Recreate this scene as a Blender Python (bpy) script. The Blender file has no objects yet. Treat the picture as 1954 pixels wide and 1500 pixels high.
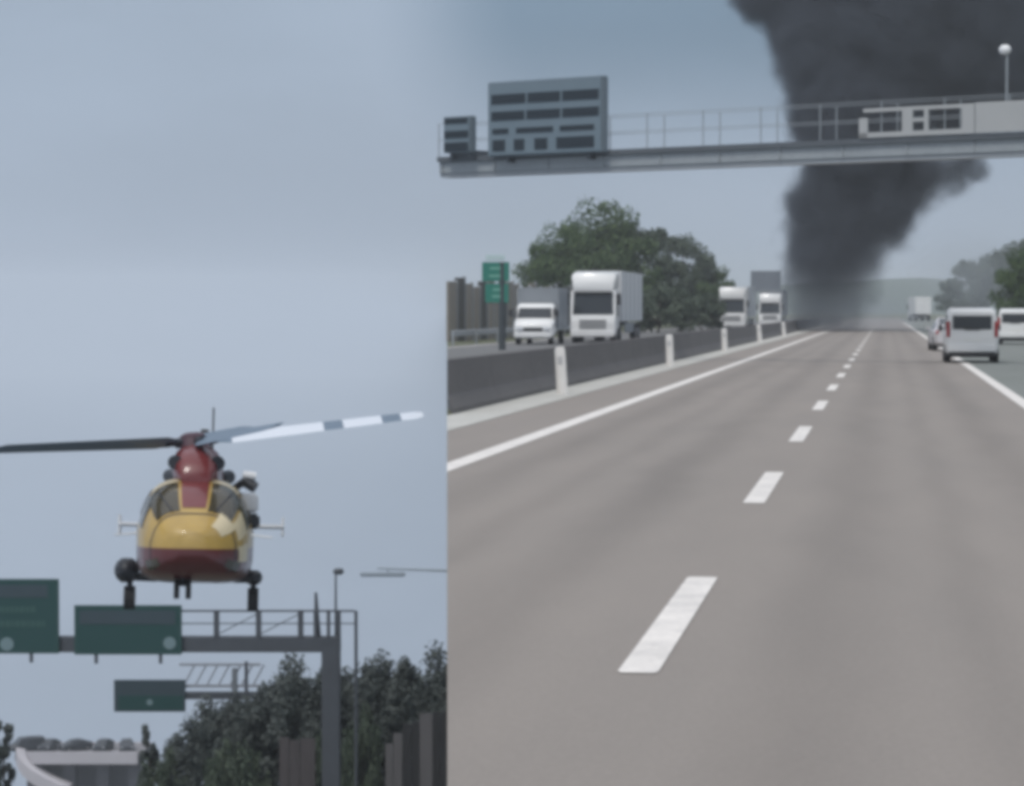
import bpy, bmesh, math, random
from mathutils import Vector, Matrix, Euler
import mathutils.noise as mnoise
R = math.radians
random.seed(7)
sc = bpy.context.scene
col = sc.collection

# ------------------------------------------------------------------ camera
F, CX, CY, H = 5280.0, 977.0, 750.0, 1.78          # focal length in photo pixels, centre, eye height
PITCH = math.atan(158 / F)
YAW = math.atan(713 * math.cos(PITCH) / F)          # the road's vanishing point lies right of centre
cam_d = bpy.data.cameras.new('camera')
cam = bpy.data.objects.new('camera', cam_d); col.objects.link(cam)
cam_d.sensor_width = 36.0; cam_d.lens = F / 1954 * 36.0
cam_d.clip_start = 0.5; cam_d.clip_end = 9000
cam.location = (0, 0, H)
cam.rotation_euler = (R(90) - PITCH, 0, YAW)
sc.camera = cam
CR = Euler(cam.rotation_euler).to_matrix()
def ray(px, py):
    return CR @ Vector(((px - CX) / F, (CY - py) / F, -1.0))
def at(px, py, Y):                                   # point of a photo pixel at road distance Y
    d = ray(px, py); return Vector((0, 0, H)) + d * (Y / d.y)
def atd(px, py, D):                                  # point of a photo pixel at depth D along the lens axis
    return Vector((0, 0, H)) + ray(px, py) * D

# ------------------------------------------------------------------ sky, sun, exposure
SUN_EL, SUN_AZ = R(56), R(200)                       # behind the camera and a little left
world = bpy.data.worlds.new('World'); sc.world = world; world.use_nodes = True
wn = world.node_tree.nodes; wl = world.node_tree.links; wn.clear()
def wnode(t, **k):
    n = wn.new(t)
    for a, v in k.items(): setattr(n, a, v)
    return n
def wmath(op, a, b=None, c=None, clamp=False):
    n = wnode('ShaderNodeMath', operation=op, use_clamp=clamp)
    for i, v in enumerate((a, b, c)):
        if v is None: continue
        if isinstance(v, (int, float)): n.inputs[i].default_value = v
        else: wl.new(v, n.inputs[i])
    return n.outputs[0]
def wrange(v, a, b, c, d):
    n = wnode('ShaderNodeMapRange', interpolation_type='SMOOTHSTEP')
    wl.new(v, n.inputs[0])
    for i, x in enumerate((a, b, c, d)): n.inputs[i + 1].default_value = x
    return n.outputs[0]
def wmix(f, a, b, blend='MIX'):
    n = wnode('ShaderNodeMix', data_type='RGBA', blend_type=blend)
    for s, v in ((0, f), (6, a), (7, b)):
        if isinstance(v, (int, float)): n.inputs[s].default_value = v
        elif isinstance(v, tuple): n.inputs[s].default_value = v + (1,)
        else: wl.new(v, n.inputs[s])
    return n.outputs[2]
tc = wnode('ShaderNodeTexCoord')
sep = wnode('ShaderNodeSeparateXYZ'); wl.new(tc.outputs['Generated'], sep.inputs[0])
zpos = wmath('MAXIMUM', sep.outputs[2], 0.03)
cmb = wnode('ShaderNodeCombineXYZ')
wl.new(sep.outputs[0], cmb.inputs[0]); wl.new(sep.outputs[1], cmb.inputs[1]); wl.new(zpos, cmb.inputs[2])
sky = wnode('ShaderNodeTexSky', sky_type='NISHITA')
sky.sun_disc = False; sky.sun_elevation = SUN_EL; sky.sun_rotation = SUN_AZ
sky.air_density = 1.5; sky.dust_density = 4.0; sky.altitude = 50
wl.new(cmb.outputs[0], sky.inputs[0])
STR = 0.1
el = wrange(sep.outputs[2], 0.10, 0.95, 0.0, 1.0)
over = wmix(el, (0.362 / STR, 0.445 / STR, 0.568 / STR), (0.90 / STR, 0.95 / STR, 1.05 / STR))
hz = wrange(sep.outputs[2], 0.0, 0.10, 1.0, 0.0)                       # paler hazy air low down
over = wmix(wmath('MULTIPLY', hz, 0.35), over, (0.40 / STR, 0.462 / STR, 0.555 / STR))
cn = wnode('ShaderNodeTexNoise'); cn.inputs['Scale'].default_value = 5.0; cn.inputs['Detail'].default_value = 4.0
cmap = wnode('ShaderNodeMapping'); cmap.inputs['Scale'].default_value = (1.0, 1.0, 2.6)
wl.new(tc.outputs['Generated'], cmap.inputs[0]); wl.new(cmap.outputs[0], cn.inputs['Vector'])
cl = wrange(cn.outputs[0], 0.35, 0.68, 0.955, 1.06)
over = wmix(1.0, over, cl, 'MULTIPLY')
az = wmath('ARCTAN2', sep.outputs[0], sep.outputs[1])                  # 0 along the road, + to the right
bank = wmath('MULTIPLY', wrange(wmath('ADD', az, wmath('MULTIPLY', cn.outputs[0], .06)), R(-8.7), R(-5.5), 0, 1), wrange(az, R(40), R(90), 1, 0))
bank = wmath('MULTIPLY', bank, wmath('MULTIPLY', wrange(sep.outputs[2], 0.038, 0.105, 0, 1), wrange(sep.outputs[2], 0.3, 0.6, 1, 0)))
over = wmix(bank, over, wmix(1.0, over, (0.50, 0.60, 0.66), 'MULTIPLY'))   # bank of darker cloud over the road ahead
fin = wmix(0.90, sky.outputs[0], over)
bg = wnode('ShaderNodeBackground'); bg.inputs[1].default_value = STR
wl.new(fin, bg.inputs[0])
wo = wnode('ShaderNodeOutputWorld'); wl.new(bg.outputs[0], wo.inputs[0])

sd = bpy.data.lights.new('sun', 'SUN'); so = bpy.data.objects.new('sun', sd); col.objects.link(so)
sd.energy = 1.5; sd.angle = R(12); sd.color = (1.0, 0.96, 0.9)
so.rotation_euler = (R(90) - SUN_EL, 0, math.pi - SUN_AZ)
sundir = Vector((math.sin(SUN_AZ) * math.cos(SUN_EL), math.cos(SUN_AZ) * math.cos(SUN_EL), math.sin(SUN_EL)))
so.rotation_euler = sundir.to_track_quat('Z', 'Y').to_euler()

sc.view_settings.view_transform = 'Standard'; sc.view_settings.look = 'None'
sc.view_settings.exposure = 0.0; sc.view_settings.gamma = 1.0; sc.view_settings.use_curve_mapping = False
sc.render.engine = 'CYCLES'
sc.cycles.use_denoising = True
sc.cycles.max_bounces = 6; sc.cycles.volume_bounces = 1
sc.cycles.volume_max_steps = 256
sc.cycles.filter_width = 4.8                         # the soft lens of a phone clip

# ------------------------------------------------------------------ helpers
def tag(o, label=None, cat=None, group=None, kind=None):
    if label: o['label'] = label
    if cat: o['category'] = cat
    if group: o['group'] = group
    if kind: o['kind'] = kind
    return o
def empty(name, loc=(0, 0, 0), rz=0.0, **k):
    o = bpy.data.objects.new(name, None); col.objects.link(o)
    o.location = loc; o.rotation_euler = (0, 0, rz); o.empty_display_size = 0.3
    return tag(o, **k)
def copy_tree(o, parent=None):
    c = o.copy(); col.objects.link(c); c.parent = parent
    for ch in list(o.children): copy_tree(ch, c)
    return c

class MB:
    """collects shapes; build() links them as one mesh object"""
    def __init__(s): s.v = []; s.f = []; s.m = []
    def quadmesh(s, vs, fs, m=0):
        b = len(s.v); s.v += [tuple(v) for v in vs]
        for f in fs: s.f.append(tuple(b + i for i in f)); s.m.append(m)
        return s
    def box(s, c, d, m=0, rot=None, bev=0.0):
        x, y, z = (q / 2 for q in d)
        if bev <= 0:
            vs = [Vector((a, b, e)) for a in (-x, x) for b in (-y, y) for e in (-z, z)]
            fs = [(0, 1, 3, 2), (4, 6, 7, 5), (0, 4, 5, 1), (2, 3, 7, 6), (0, 2, 6, 4), (1, 5, 7, 3)]
        else:
            bm = bmesh.new(); bmesh.ops.create_cube(bm, size=1.0)
            for v in bm.verts: v.co = Vector((v.co.x * d[0], v.co.y * d[1], v.co.z * d[2]))
            bmesh.ops.bevel(bm, geom=bm.edges[:], offset=bev, segments=2, affect='EDGES')
            vs = [v.co.copy() for v in bm.verts]; fs = [[v.index for v in f.verts] for f in bm.faces]; bm.free()
        if rot is not None: vs = [rot @ v for v in vs]
        return s.quadmesh([v + Vector(c) for v in vs], fs, m)
    def tube(s, a, b, r0, r1=None, n=8, m=0, caps=True):
        a = Vector(a); b = Vector(b); r1 = r0 if r1 is None else r1
        q = (b - a).normalized().to_track_quat('Z', 'Y').to_matrix()
        vs = []
        for p, r in ((a, r0), (b, r1)):
            for i in range(n):
                t = 2 * math.pi * i / n; vs.append(p + q @ Vector((r * math.cos(t), r * math.sin(t), 0)))
        fs = [(i, (i + 1) % n, n + (i + 1) % n, n + i) for i in range(n)]
        if caps: fs += [tuple(range(n - 1, -1, -1)), tuple(range(n, 2 * n))]
        return s.quadmesh(vs, fs, m)
    def loft(s, rings, m=0, caps=True, mfn=None):
        n = len(rings[0]); vs = [p for r in rings for p in r]; fs = []
        for k in range(len(rings) - 1):
            for i in range(n):
                j = (i + 1) % n; fs.append((k * n + i, k * n + j, (k + 1) * n + j, (k + 1) * n + i))
        if caps: fs += [tuple(range(n - 1, -1, -1)), tuple(range((len(rings) - 1) * n, len(rings) * n))]
        b = len(s.f); s.quadmesh(vs, fs, m)
        if mfn:
            for k in range(b, len(s.f)):
                c = sum((Vector(s.v[i]) for i in s.f[k]), Vector()) / len(s.f[k]); s.m[k] = mfn(c)
        return s
    def sphere(s, c, r, n=12, m=0, sq=(1, 1, 1)):
        rings = []
        for k in range(1, n // 2):
            t = math.pi * k / (n // 2)
            rings.append([Vector(c) + Vector((r * sq[0] * math.sin(t) * math.cos(u), r * sq[1] * math.sin(t) * math.sin(u), -r * sq[2] * math.cos(t)))
                          for u in (2 * math.pi * i / n for i in range(n))])
        return s.loft(rings, m)
    def build(s, name, mats, parent=None, smooth=None, **k):
        me = bpy.data.meshes.new(name); me.from_pydata(s.v, [], s.f)
        if not isinstance(mats, (list, tuple)): mats = [mats]
        for q in mats: me.materials.append(q)
        me.polygons.foreach_set('material_index', s.m)
        bm = bmesh.new(); bm.from_mesh(me)
        bmesh.ops.recalc_face_normals(bm, faces=bm.faces)
        if smooth:
            for f in bm.faces: f.smooth = True
            for e in bm.edges:
                if len(e.link_faces) == 2 and e.calc_face_angle(0) > R(smooth): e.smooth = False
        bm.to_mesh(me); bm.free(); me.update()
        o = bpy.data.objects.new(name, me); col.objects.link(o)
        if parent is not None: o.parent = parent
        return tag(o, **k)

def M(name, c, rough=0.6, metal=0.0, var=0.0, vscale=3.0, c2=None, bump=0.0, bscale=40.0, stretch=None, spec=0.5, coat=0.0, fine=0.0, world_space=False):
    """procedural surface: base colour, broad noise toward c2 / darker, fine grain, relief"""
    m = bpy.data.materials.new(name); m.use_nodes = True
    n = m.node_tree.nodes; l = m.node_tree.links; p = n['Principled BSDF']
    p.inputs['Roughness'].default_value = rough; p.inputs['Metallic'].default_value = metal
    p.inputs['Specular IOR Level'].default_value = spec; p.inputs['Coat Weight'].default_value = coat
    p.inputs['Base Color'].default_value = (*c, 1)
    t = n.new('ShaderNodeTexCoord'); src = t.outputs['Object']
    if world_space:
        g = n.new('ShaderNodeNewGeometry'); src = g.outputs['Position']
    if stretch:
        mp = n.new('ShaderNodeMapping'); mp.inputs['Scale'].default_value = stretch; l.new(src, mp.inputs[0]); srcv = mp.outputs[0]
    else: srcv = src
    colour = None
    if var > 0:
        c2 = c2 or tuple(q * 0.55 for q in c)
        a = n.new('ShaderNodeTexNoise'); a.inputs['Scale'].default_value = vscale; a.inputs['Detail'].default_value = 6; a.inputs['Roughness'].default_value = 0.62
        l.new(srcv, a.inputs['Vector'])
        mr = n.new('ShaderNodeMapRange'); mr.inputs[1].default_value = 0.35; mr.inputs[2].default_value = 0.72; mr.inputs[3].default_value = 0; mr.inputs[4].default_value = var
        l.new(a.outputs[0], mr.inputs[0])
        x = n.new('ShaderNodeMix'); x.data_type = 'RGBA'; x.inputs[6].default_value = (*c, 1); x.inputs[7].default_value = (*c2, 1)
        l.new(mr.outputs[0], x.inputs[0]); colour = x.outputs[2]
    if fine > 0:
        b = n.new('ShaderNodeTexNoise'); b.inputs['Scale'].default_value = bscale; b.inputs['Detail'].default_value = 3
        l.new(src, b.inputs['Vector'])
        mr = n.new('ShaderNodeMapRange'); mr.inputs[1].default_value = 0.3; mr.inputs[2].default_value = 0.7; mr.inputs[3].default_value = 1 - fine; mr.inputs[4].default_value = 1 + fine
        l.new(b.outputs[0], mr.inputs[0])
        x = n.new('ShaderNodeMix'); x.data_type = 'RGBA'; x.blend_type = 'MULTIPLY'; x.inputs[0].default_value = 1
        if colour is not None: l.new(colour, x.inputs[6])
        else: x.inputs[6].default_value = (*c, 1)
        l.new(mr.outputs[0], x.inputs[7]); colour = x.outputs[2]
    if colour is not None: l.new(colour, p.inputs['Base Color'])
    if bump > 0:
        b = n.new('ShaderNodeTexNoise'); b.inputs['Scale'].default_value = bscale; b.inputs['Detail'].default_value = 4
        l.new(src, b.inputs['Vector'])
        q = n.new('ShaderNodeBump'); q.inputs['Strength'].default_value = bump; q.inputs['Distance'].default_value = 0.02
        l.new(b.outputs[0], q.inputs['Height']); l.new(q.outputs[0], p.inputs['Normal'])
    return m

white = M('white_paint', (0.78, 0.78, 0.77), 0.35, var=0.25, vscale=1.2, c2=(0.6, 0.6, 0.58), coat=0.3)
silver = M('silver_paint', (0.62, 0.60, 0.61), 0.35, metal=0.2, var=0.2, vscale=1.5)
darkpaint = M('dark_paint', (0.035, 0.04, 0.05), 0.4, var=0.3, vscale=2.0)
glass = M('dark_glass', (0.03, 0.035, 0.04), 0.12, spec=0.6)
black = M('black_plastic', (0.025, 0.025, 0.028), 0.55, var=0.3, vscale=6)
rubber = M('tyre_rubber', (0.02, 0.02, 0.02), 0.85, var=0.4, vscale=9, c2=(0.05, 0.047, 0.042))
rimmat = M('wheel_rim', (0.35, 0.35, 0.36), 0.4, metal=0.6, var=0.3, vscale=6)
lampmat = M('headlight_lens', (0.75, 0.76, 0.78), 0.15, spec=0.7)
redlamp = M('tail_lamp', (0.35, 0.02, 0.02), 0.2)
plate = M('number_plate', (0.75, 0.75, 0.72), 0.5)
steel = M('galvanised_steel', (0.42, 0.44, 0.46), 0.45, metal=0.5, var=0.5, vscale=4, c2=(0.28, 0.29, 0.3))
trailer_m = M('trailer_sheet', (0.66, 0.67, 0.68), 0.45, var=0.35, vscale=0.8, c2=(0.48, 0.49, 0.5))
greybox_m = M('grey_box_sheet', (0.24, 0.26, 0.28), 0.5, var=0.3, vscale=0.8)

# ------------------------------------------------------------------ the edge of the raised road, along a line that flares left
EDGE = math.tan(YAW + math.atan(124 / F))
def edge_x(y): return -1.59 if y < 10 else -EDGE * y
def clip(poly):                                      # keep the side right of the deck edge
    out = []
    ins = lambda p: p[0] + EDGE * p[1] >= -1e-6
    for i, a in enumerate(poly):
        b = poly[(i + 1) % len(poly)]
        ia, ib = ins(a), ins(b)
        if ia: out.append(a)
        if ia != ib:
            da, db = a[0] + EDGE * a[1], b[0] + EDGE * b[1]; t = da / (da - db)
            out.append((a[0] + t * (b[0] - a[0]), a[1] + t * (b[1] - a[1])))
    return out
def sheet(name, poly, z, m, thick=0.0, parent=None, **k):
    b = MB(); n = len(poly)
    if thick <= 0: b.quadmesh([(x, y, z) for x, y in poly], [tuple(range(n))])
    else:
        b.quadmesh([(x, y, z) for x, y in poly] + [(x, y, z - thick) for x, y in poly],
                   [tuple(range(n)), tuple(range(2 * n - 1, n - 1, -1))] + [(i, (i + 1) % n, n + (i + 1) % n, n + i) for i in range(n)])
    return b.build(name, m, parent, **k)

grass_m = M('verge_grass', (0.085, 0.10, 0.05), 0.9, var=0.8, vscale=0.35, c2=(0.14, 0.13, 0.075), fine=0.35, bscale=3.0, world_space=True)
asphalt = M('asphalt', (0.278, 0.246, 0.219), 0.8, var=0.55, vscale=0.55, c2=(0.218, 0.198, 0.180), fine=0.06, bscale=38, bump=0.15, stretch=(1.0, 0.16, 1.0), spec=0.3, world_space=True)
def wheel_tracks(m, xs, amount, half=.34):
    """polished, slightly darker wheel paths and oil drip line running along the road"""
    n = m.node_tree.nodes; l = m.node_tree.links; p = n['Principled BSDF']; src = p.inputs['Base Color'].links[0].from_socket
    g = n.new('ShaderNodeNewGeometry'); sx = n.new('ShaderNodeSeparateXYZ'); l.new(g.outputs['Position'], sx.inputs[0])
    nz_ = n.new('ShaderNodeTexNoise'); nz_.inputs['Scale'].default_value = .22; nz_.inputs['Detail'].default_value = 5; l.new(g.outputs['Position'], nz_.inputs['Vector'])
    wob = n.new('ShaderNodeMath'); wob.operation = 'MULTIPLY_ADD'; l.new(nz_.outputs[0], wob.inputs[0]); wob.inputs[1].default_value = .5; l.new(sx.outputs[0], wob.inputs[2])
    tot = None
    for x, w, k in xs:
        d = n.new('ShaderNodeMath'); d.operation = 'SUBTRACT'; l.new(wob.outputs[0], d.inputs[0]); d.inputs[1].default_value = x + .25
        ab = n.new('ShaderNodeMath'); ab.operation = 'ABSOLUTE'; l.new(d.outputs[0], ab.inputs[0])
        mr_ = n.new('ShaderNodeMapRange'); mr_.interpolation_type = 'SMOOTHSTEP'; l.new(ab.outputs[0], mr_.inputs[0])
        mr_.inputs[1].default_value = 0; mr_.inputs[2].default_value = w; mr_.inputs[3].default_value = k; mr_.inputs[4].default_value = 0
        if tot is None: tot = mr_.outputs[0]
        else:
            a_ = n.new('ShaderNodeMath'); a_.operation = 'ADD'; l.new(tot, a_.inputs[0]); l.new(mr_.outputs[0], a_.inputs[1]); tot = a_.outputs[0]
    mu = n.new('ShaderNodeMath'); mu.operation = 'MULTIPLY'; l.new(tot, mu.inputs[0])
    n2 = n.new('ShaderNodeTexNoise'); n2.inputs['Scale'].default_value = .5; n2.inputs['Detail'].default_value = 6
    mp_ = n.new('ShaderNodeMapping'); mp_.inputs['Scale'].default_value = (2.0, .12, 1); l.new(g.outputs['Position'], mp_.inputs[0]); l.new(mp_.outputs[0], n2.inputs['Vector'])
    l.new(n2.outputs[0], mu.inputs[1])
    x_ = n.new('ShaderNodeMix'); x_.data_type = 'RGBA'; x_.blend_type = 'MULTIPLY'; l.new(mu.outputs[0], x_.inputs[0]); l.new(src, x_.inputs[6]); x_.inputs[7].default_value = (.45, .45, .45, 1)
    l.new(x_.outputs[2], p.inputs['Base Color'])
wheel_tracks(asphalt, [(-4.05, .55, .5), (-2.25, .55, .5), (-.35, .55, .5), (1.45, .55, .5), (-3.15, .3, .28), (.55, .3, .28)], 1)
asphalt2 = M('older_asphalt', (0.16, 0.158, 0.155), 0.85, var=0.5, vscale=0.5, c2=(0.12, 0.12, 0.12), fine=0.12, bscale=30, stretch=(1.0, 0.2, 1.0), spec=0.3, world_space=True)
asphalt3 = M('shoulder_asphalt', (0.20, 0.21, 0.195), 0.85, var=0.5, vscale=0.6, c2=(0.15, 0.165, 0.145), fine=0.12, bscale=30, stretch=(1.0, 0.2, 1.0), spec=0.3, world_space=True)
paint = M('road_paint', (0.82, 0.77, 0.715), 0.6, var=0.75, vscale=3.0, c2=(0.55, 0.52, 0.49), fine=0.1, bscale=30, world_space=True)
concrete_m = M('pale_concrete', (0.52, 0.51, 0.47), 0.8, var=0.6, vscale=0.7, c2=(0.36, 0.35, 0.32), fine=0.12, bscale=16, world_space=True)
dark_conc = M('sooty_concrete', (0.128, 0.120, 0.116), 0.85, var=0.6, vscale=0.6, c2=(0.085, 0.081, 0.080), fine=0.15, bscale=14, bump=0.2, stretch=(1, 0.4, 1.6), world_space=True)

far = 3500
base = [(-1.59, -40), (-1.59, 10), (-EDGE * far, far), (1800, far), (1800, -40)]
ground = sheet('ground', base, 0.0, grass_m, 1.6, kind='structure')
road = sheet('road', clip([(-7.25, 10), (-7.25, 620), (2.75, 620), (2.75, 10)])[:], 0.006, asphalt, kind='structure')
sheet('near_surface', [(-1.59, -40), (-1.59, 10), (2.75, 10), (2.75, -40)], 0.006, asphalt, parent=road)
shoulder = sheet('shoulder', [(2.75, -40), (9.2, -40), (9.2, 620), (2.75, 620)], 0.006, asphalt3, kind='structure')
opp = sheet('opposite_road', clip([(-21, 40), (-21, 620), (-7.9, 620), (-7.9, 40)]), 0.006, asphalt2, kind='structure')
sheet('gutter_strip', clip([(-7.28, 40), (-7.28, 330), (-6.35, 330), (-6.35, 35)]), 0.014, concrete_m, parent=road)
sheet('edge_line', clip([(-5.03, 20), (-5.03, 400), (-4.75, 400), (-4.75, 20)]), 0.012, paint, parent=road)
sheet('edge_line', [(2.48, -30), (2.74, -30), (2.74, 400), (2.48, 400)], 0.012, paint, parent=road)
p0 = 13.42
for k in range(-1, 20):                              # broken centre line, 4.5 m paint and 7.5 m gap
    y0 = p0 + 12.0 * k; y1 = y0 + 4.9
    x0 = -1.195; w = 0.20
    poly = [(x0 - w / 2 + 0.02, y0), (x0 - w / 2, y0 + .05), (x0 - w / 2, y1 - .05), (x0 - w / 2 + 0.02, y1), (x0 + w / 2 - .02, y1), (x0 + w / 2, y1 - .05), (x0 + w / 2, y0 + .05), (x0 + w / 2 - .02, y0)]
    sheet('lane_dash', poly, 0.012, paint, parent=road)
for k in range(6):
    sheet('lane_dash', clip([(-14.5, 90 + 24 * k), (-14.5, 96 + 24 * k), (-14.3, 96 + 24 * k), (-14.3, 90 + 24 * k)]), 0.012, paint, parent=opp)
sheet('edge_line', clip([(-20.6, 100), (-20.6, 400), (-20.35, 400), (-20.35, 100)]), 0.012, paint, parent=opp)

# ------------------------------------------------------------------ median barrier: precast segments, mitred at the deck edge
bar = empty('median_barrier', (-7.5, 60, 0), label='long dark grey concrete barrier between the two carriageways', cat='barrier')
prof = [(-7.28, 0.0), (-7.28, 0.10), (-7.44, 0.34), (-7.52, 0.92), (-7.70, 0.92), (-7.78, 0.34), (-7.94, 0.10), (-7.94, 0.0)]
y = 46.5
while y < 320:
    y1 = y + 6.0 - 0.03
    b = MB()
    b.loft([[Vector((x, max(y, -x / EDGE), z)) for x, z in prof], [Vector((x, y1, z)) for x, z in prof]])
    o = b.build('barrier_segment', dark_conc, None)
    o.parent = bar; o.matrix_parent_inverse = Matrix.Translation((7.5, -60, 0))
    y += 6.0

post_m = M('white_plastic_post', (0.74, 0.72, 0.69), 0.5, var=0.3, vscale=5, c2=(0.5, 0.49, 0.46))
def post_at(y, h, lab):
    o = empty('delineator_post', (-6.72, y, 0.014), label=lab, cat='post', group='white posts along the median barrier')
    o.rotation_euler = (0, R(random.uniform(-5, 0)), R(random.uniform(-8, 8)))
    b = MB(); rings = []
    for z, w, d in ((0, .13, .07), (0.05, .12, .06), (h - .06, .11, .05), (h, .08, .035)):
        rings.append([Vector((w * math.cos(t) * (1 if abs(math.cos(t)) < .9 else 1), d * math.sin(t), z)) for t in (2 * math.pi * i / 10 for i in range(10))])
    b.loft(rings); b.build('shaft', post_m, o, smooth=50)
    MB().box((0, -0.055, h - .28), (.10, .02, .16), bev=.006).build('reflector', M('grey_reflector', (.5, .5, .5), .3), o)
    return o
for y, h, lab in ((57.7, 1.0, 'white post nearest the camera at the foot of the dark barrier'), (87, 1.0, 'second white post along the dark barrier, below the lorry trailer'),
                  (117, 1.0, 'third white post along the dark barrier, below the far white cab'), (150, 1.0, 'fourth white post along the dark barrier'),
                  (186, 1.0, 'farthest white post along the dark barrier beside the smoke')):
    post_at(y, h, lab)

# guard rails
def guardrail(name, pts, lab):
    o = empty(name, pts[0] + (0,), label=lab, cat='guard rail'); inv = Matrix.Translation((-pts[0][0], -pts[0][1], 0))
    prof = [(0, .45), (.06, .5), (.0, .6), (.06, .7), (0, .75), (-.012, .75), (.045, .7), (-.012, .6), (.045, .5), (-.012, .45)]
    b = MB(); b.loft([[Vector((x + a, y, z)) for a, z in prof] for x, y in pts])
    r = b.build('rail', steel, o); r.matrix_parent_inverse = inv
    for x, y in pts[::1]:
        p = MB().box((x + .12 * (1 if x < 0 else 1), y, .38), (.1, .06, .76)).build('rail_post', steel, o); p.matrix_parent_inverse = inv
    return o
guardrail('guard_rail', [(-21.6, 137 + 8 * k) for k in range(22)], 'steel guard rail along the far side of the opposite carriageway')
guardrail('guard_rail', [(9.6 , 250 + 12 * k) for k in range(16)], 'pale steel guard rail along the right verge past the white van')

# ------------------------------------------------------------------ noise wall on the far side of the opposite carriageway
tan_a = M('tan_panel', (0.27, 0.24, 0.20), 0.8, var=0.5, vscale=1.5, c2=(0.2, 0.18, 0.15), fine=.1, bscale=10)
tan_b = M('dark_panel', (0.085, 0.08, 0.068), 0.8, var=0.5, vscale=1.5, c2=(0.05, 0.05, 0.045))
nw = empty('noise_wall', (-24.3, 154, 0), label='tan and dark panelled noise wall beyond the opposite carriageway', cat='wall')
for k in range(26):
    y = 154.5 + 3.0 * k; z1 = 3.4 + 0.25 * math.sin(k * 1.7)
    MB().box((0, y - 154, z1 / 2), (.14, 2.86, z1), bev=.02).build('panel', tan_b if k % 3 == 1 else tan_a, nw)
    MB().box((0.02, y - 154 + 1.5, z1 / 2 + .05), (.22, .13, z1 + .1)).build('wall_post', steel, nw)

# ------------------------------------------------------------------ vehicles
def wheel(parent, x, y, r, w, name='wheel'):
    o = MB().tube((x - w / 2, y, r), (x + w / 2, y, r), r, n=18).build(name, rubber, parent, smooth=40)
    MB().tube((x - w / 2 - .012, y, r), (x + w / 2 + .012, y, r), r * .58, n=14).build('rim', rimmat, o, smooth=40)
def ring(y, hb, hm, ht, z0, zm, z1):
    rt = [(hb - .1, z0), (hb, z0 + .1), (hm, zm - .06), (hm, zm + .03), (ht + .05, z1 - .15), (ht + .01, z1 - .05), (ht - .09, z1)]
    pts = rt + [(-x, z) for x, z in reversed(rt)]
    return [Vector((x, y, z)) for x, z in pts]
def body_from(secs, mat, parent, name='body'):
    b = MB(); b.loft([ring(*s) for s in secs]); return b.build(name, mat, parent, smooth=38)
def lerp_sec(secs, y):
    for a, b in zip(secs, secs[1:]):
        if a[0] <= y <= b[0]:
            t = (y - a[0]) / (b[0] - a[0]); return tuple(p + t * (q - p) for p, q in zip(a, b))
def side_window(secs, y0, y1, sgn, parent, lo=.12, hi=.9, name='side_window', mat=None):
    b = MB(); vs = []
    for off in (0.004, -0.03):
        for y, f in ((y0, lo), (y1, lo), (y1, hi), (y0, hi)):
            s = lerp_sec(secs, y); _, hb, hm, ht, z0, zm, z1 = s
            xa, za, xb, zb = hm, zm + .03, ht + .05, z1 - .15
            b.v.append((sgn * (xa + (xb - xa) * f + off), y, za + (zb - za) * f))
    b.f = [(0, 1, 2, 3), (7, 6, 5, 4), (0, 4, 5, 1), (1, 5, 6, 2), (2, 6, 7, 3), (3, 7, 4, 0)]; b.m = [0] * 6
    return b.build(name, mat or glass, parent)
def slope_pane(a, b_, wa, wb, parent, name, mat=None, th=.02):
    """pane between two (y, z) lines, half widths wa and wb"""
    b = MB(); d = Vector((0, b_[0] - a[0], b_[1] - a[1])).normalized(); n = Vector((0, d.z, -d.y))
    if n.z < 0: n = -n
    vs = []
    for off in (.008, -th):
        for (y, z), w in ((a, wa), (b_, wb)):
            for sx in (-1, 1): vs.append(Vector((sx * w, y, z)) + n * off)
    b.quadmesh(vs, [(0, 1, 3, 2), (4, 6, 7, 5), (0, 4, 5, 1), (2, 3, 7, 6), (0, 2, 6, 4), (1, 5, 7, 3)])
    return b.build(name, mat or glass, parent)

def rear_face_details(o, hw, yr, zs, plate_z, lamp=(.8, 1.3)):
    for s in (-1, 1):
        MB().box((s * (hw - .075), yr + .02, sum(lamp) / 2), (.13, .10, lamp[1] - lamp[0]), bev=.02).build('tail_light', redlamp, o, smooth=40)
    MB().box((0, yr - .012, plate_z), (.52, .02, .12)).build('number_plate', plate, o)

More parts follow.
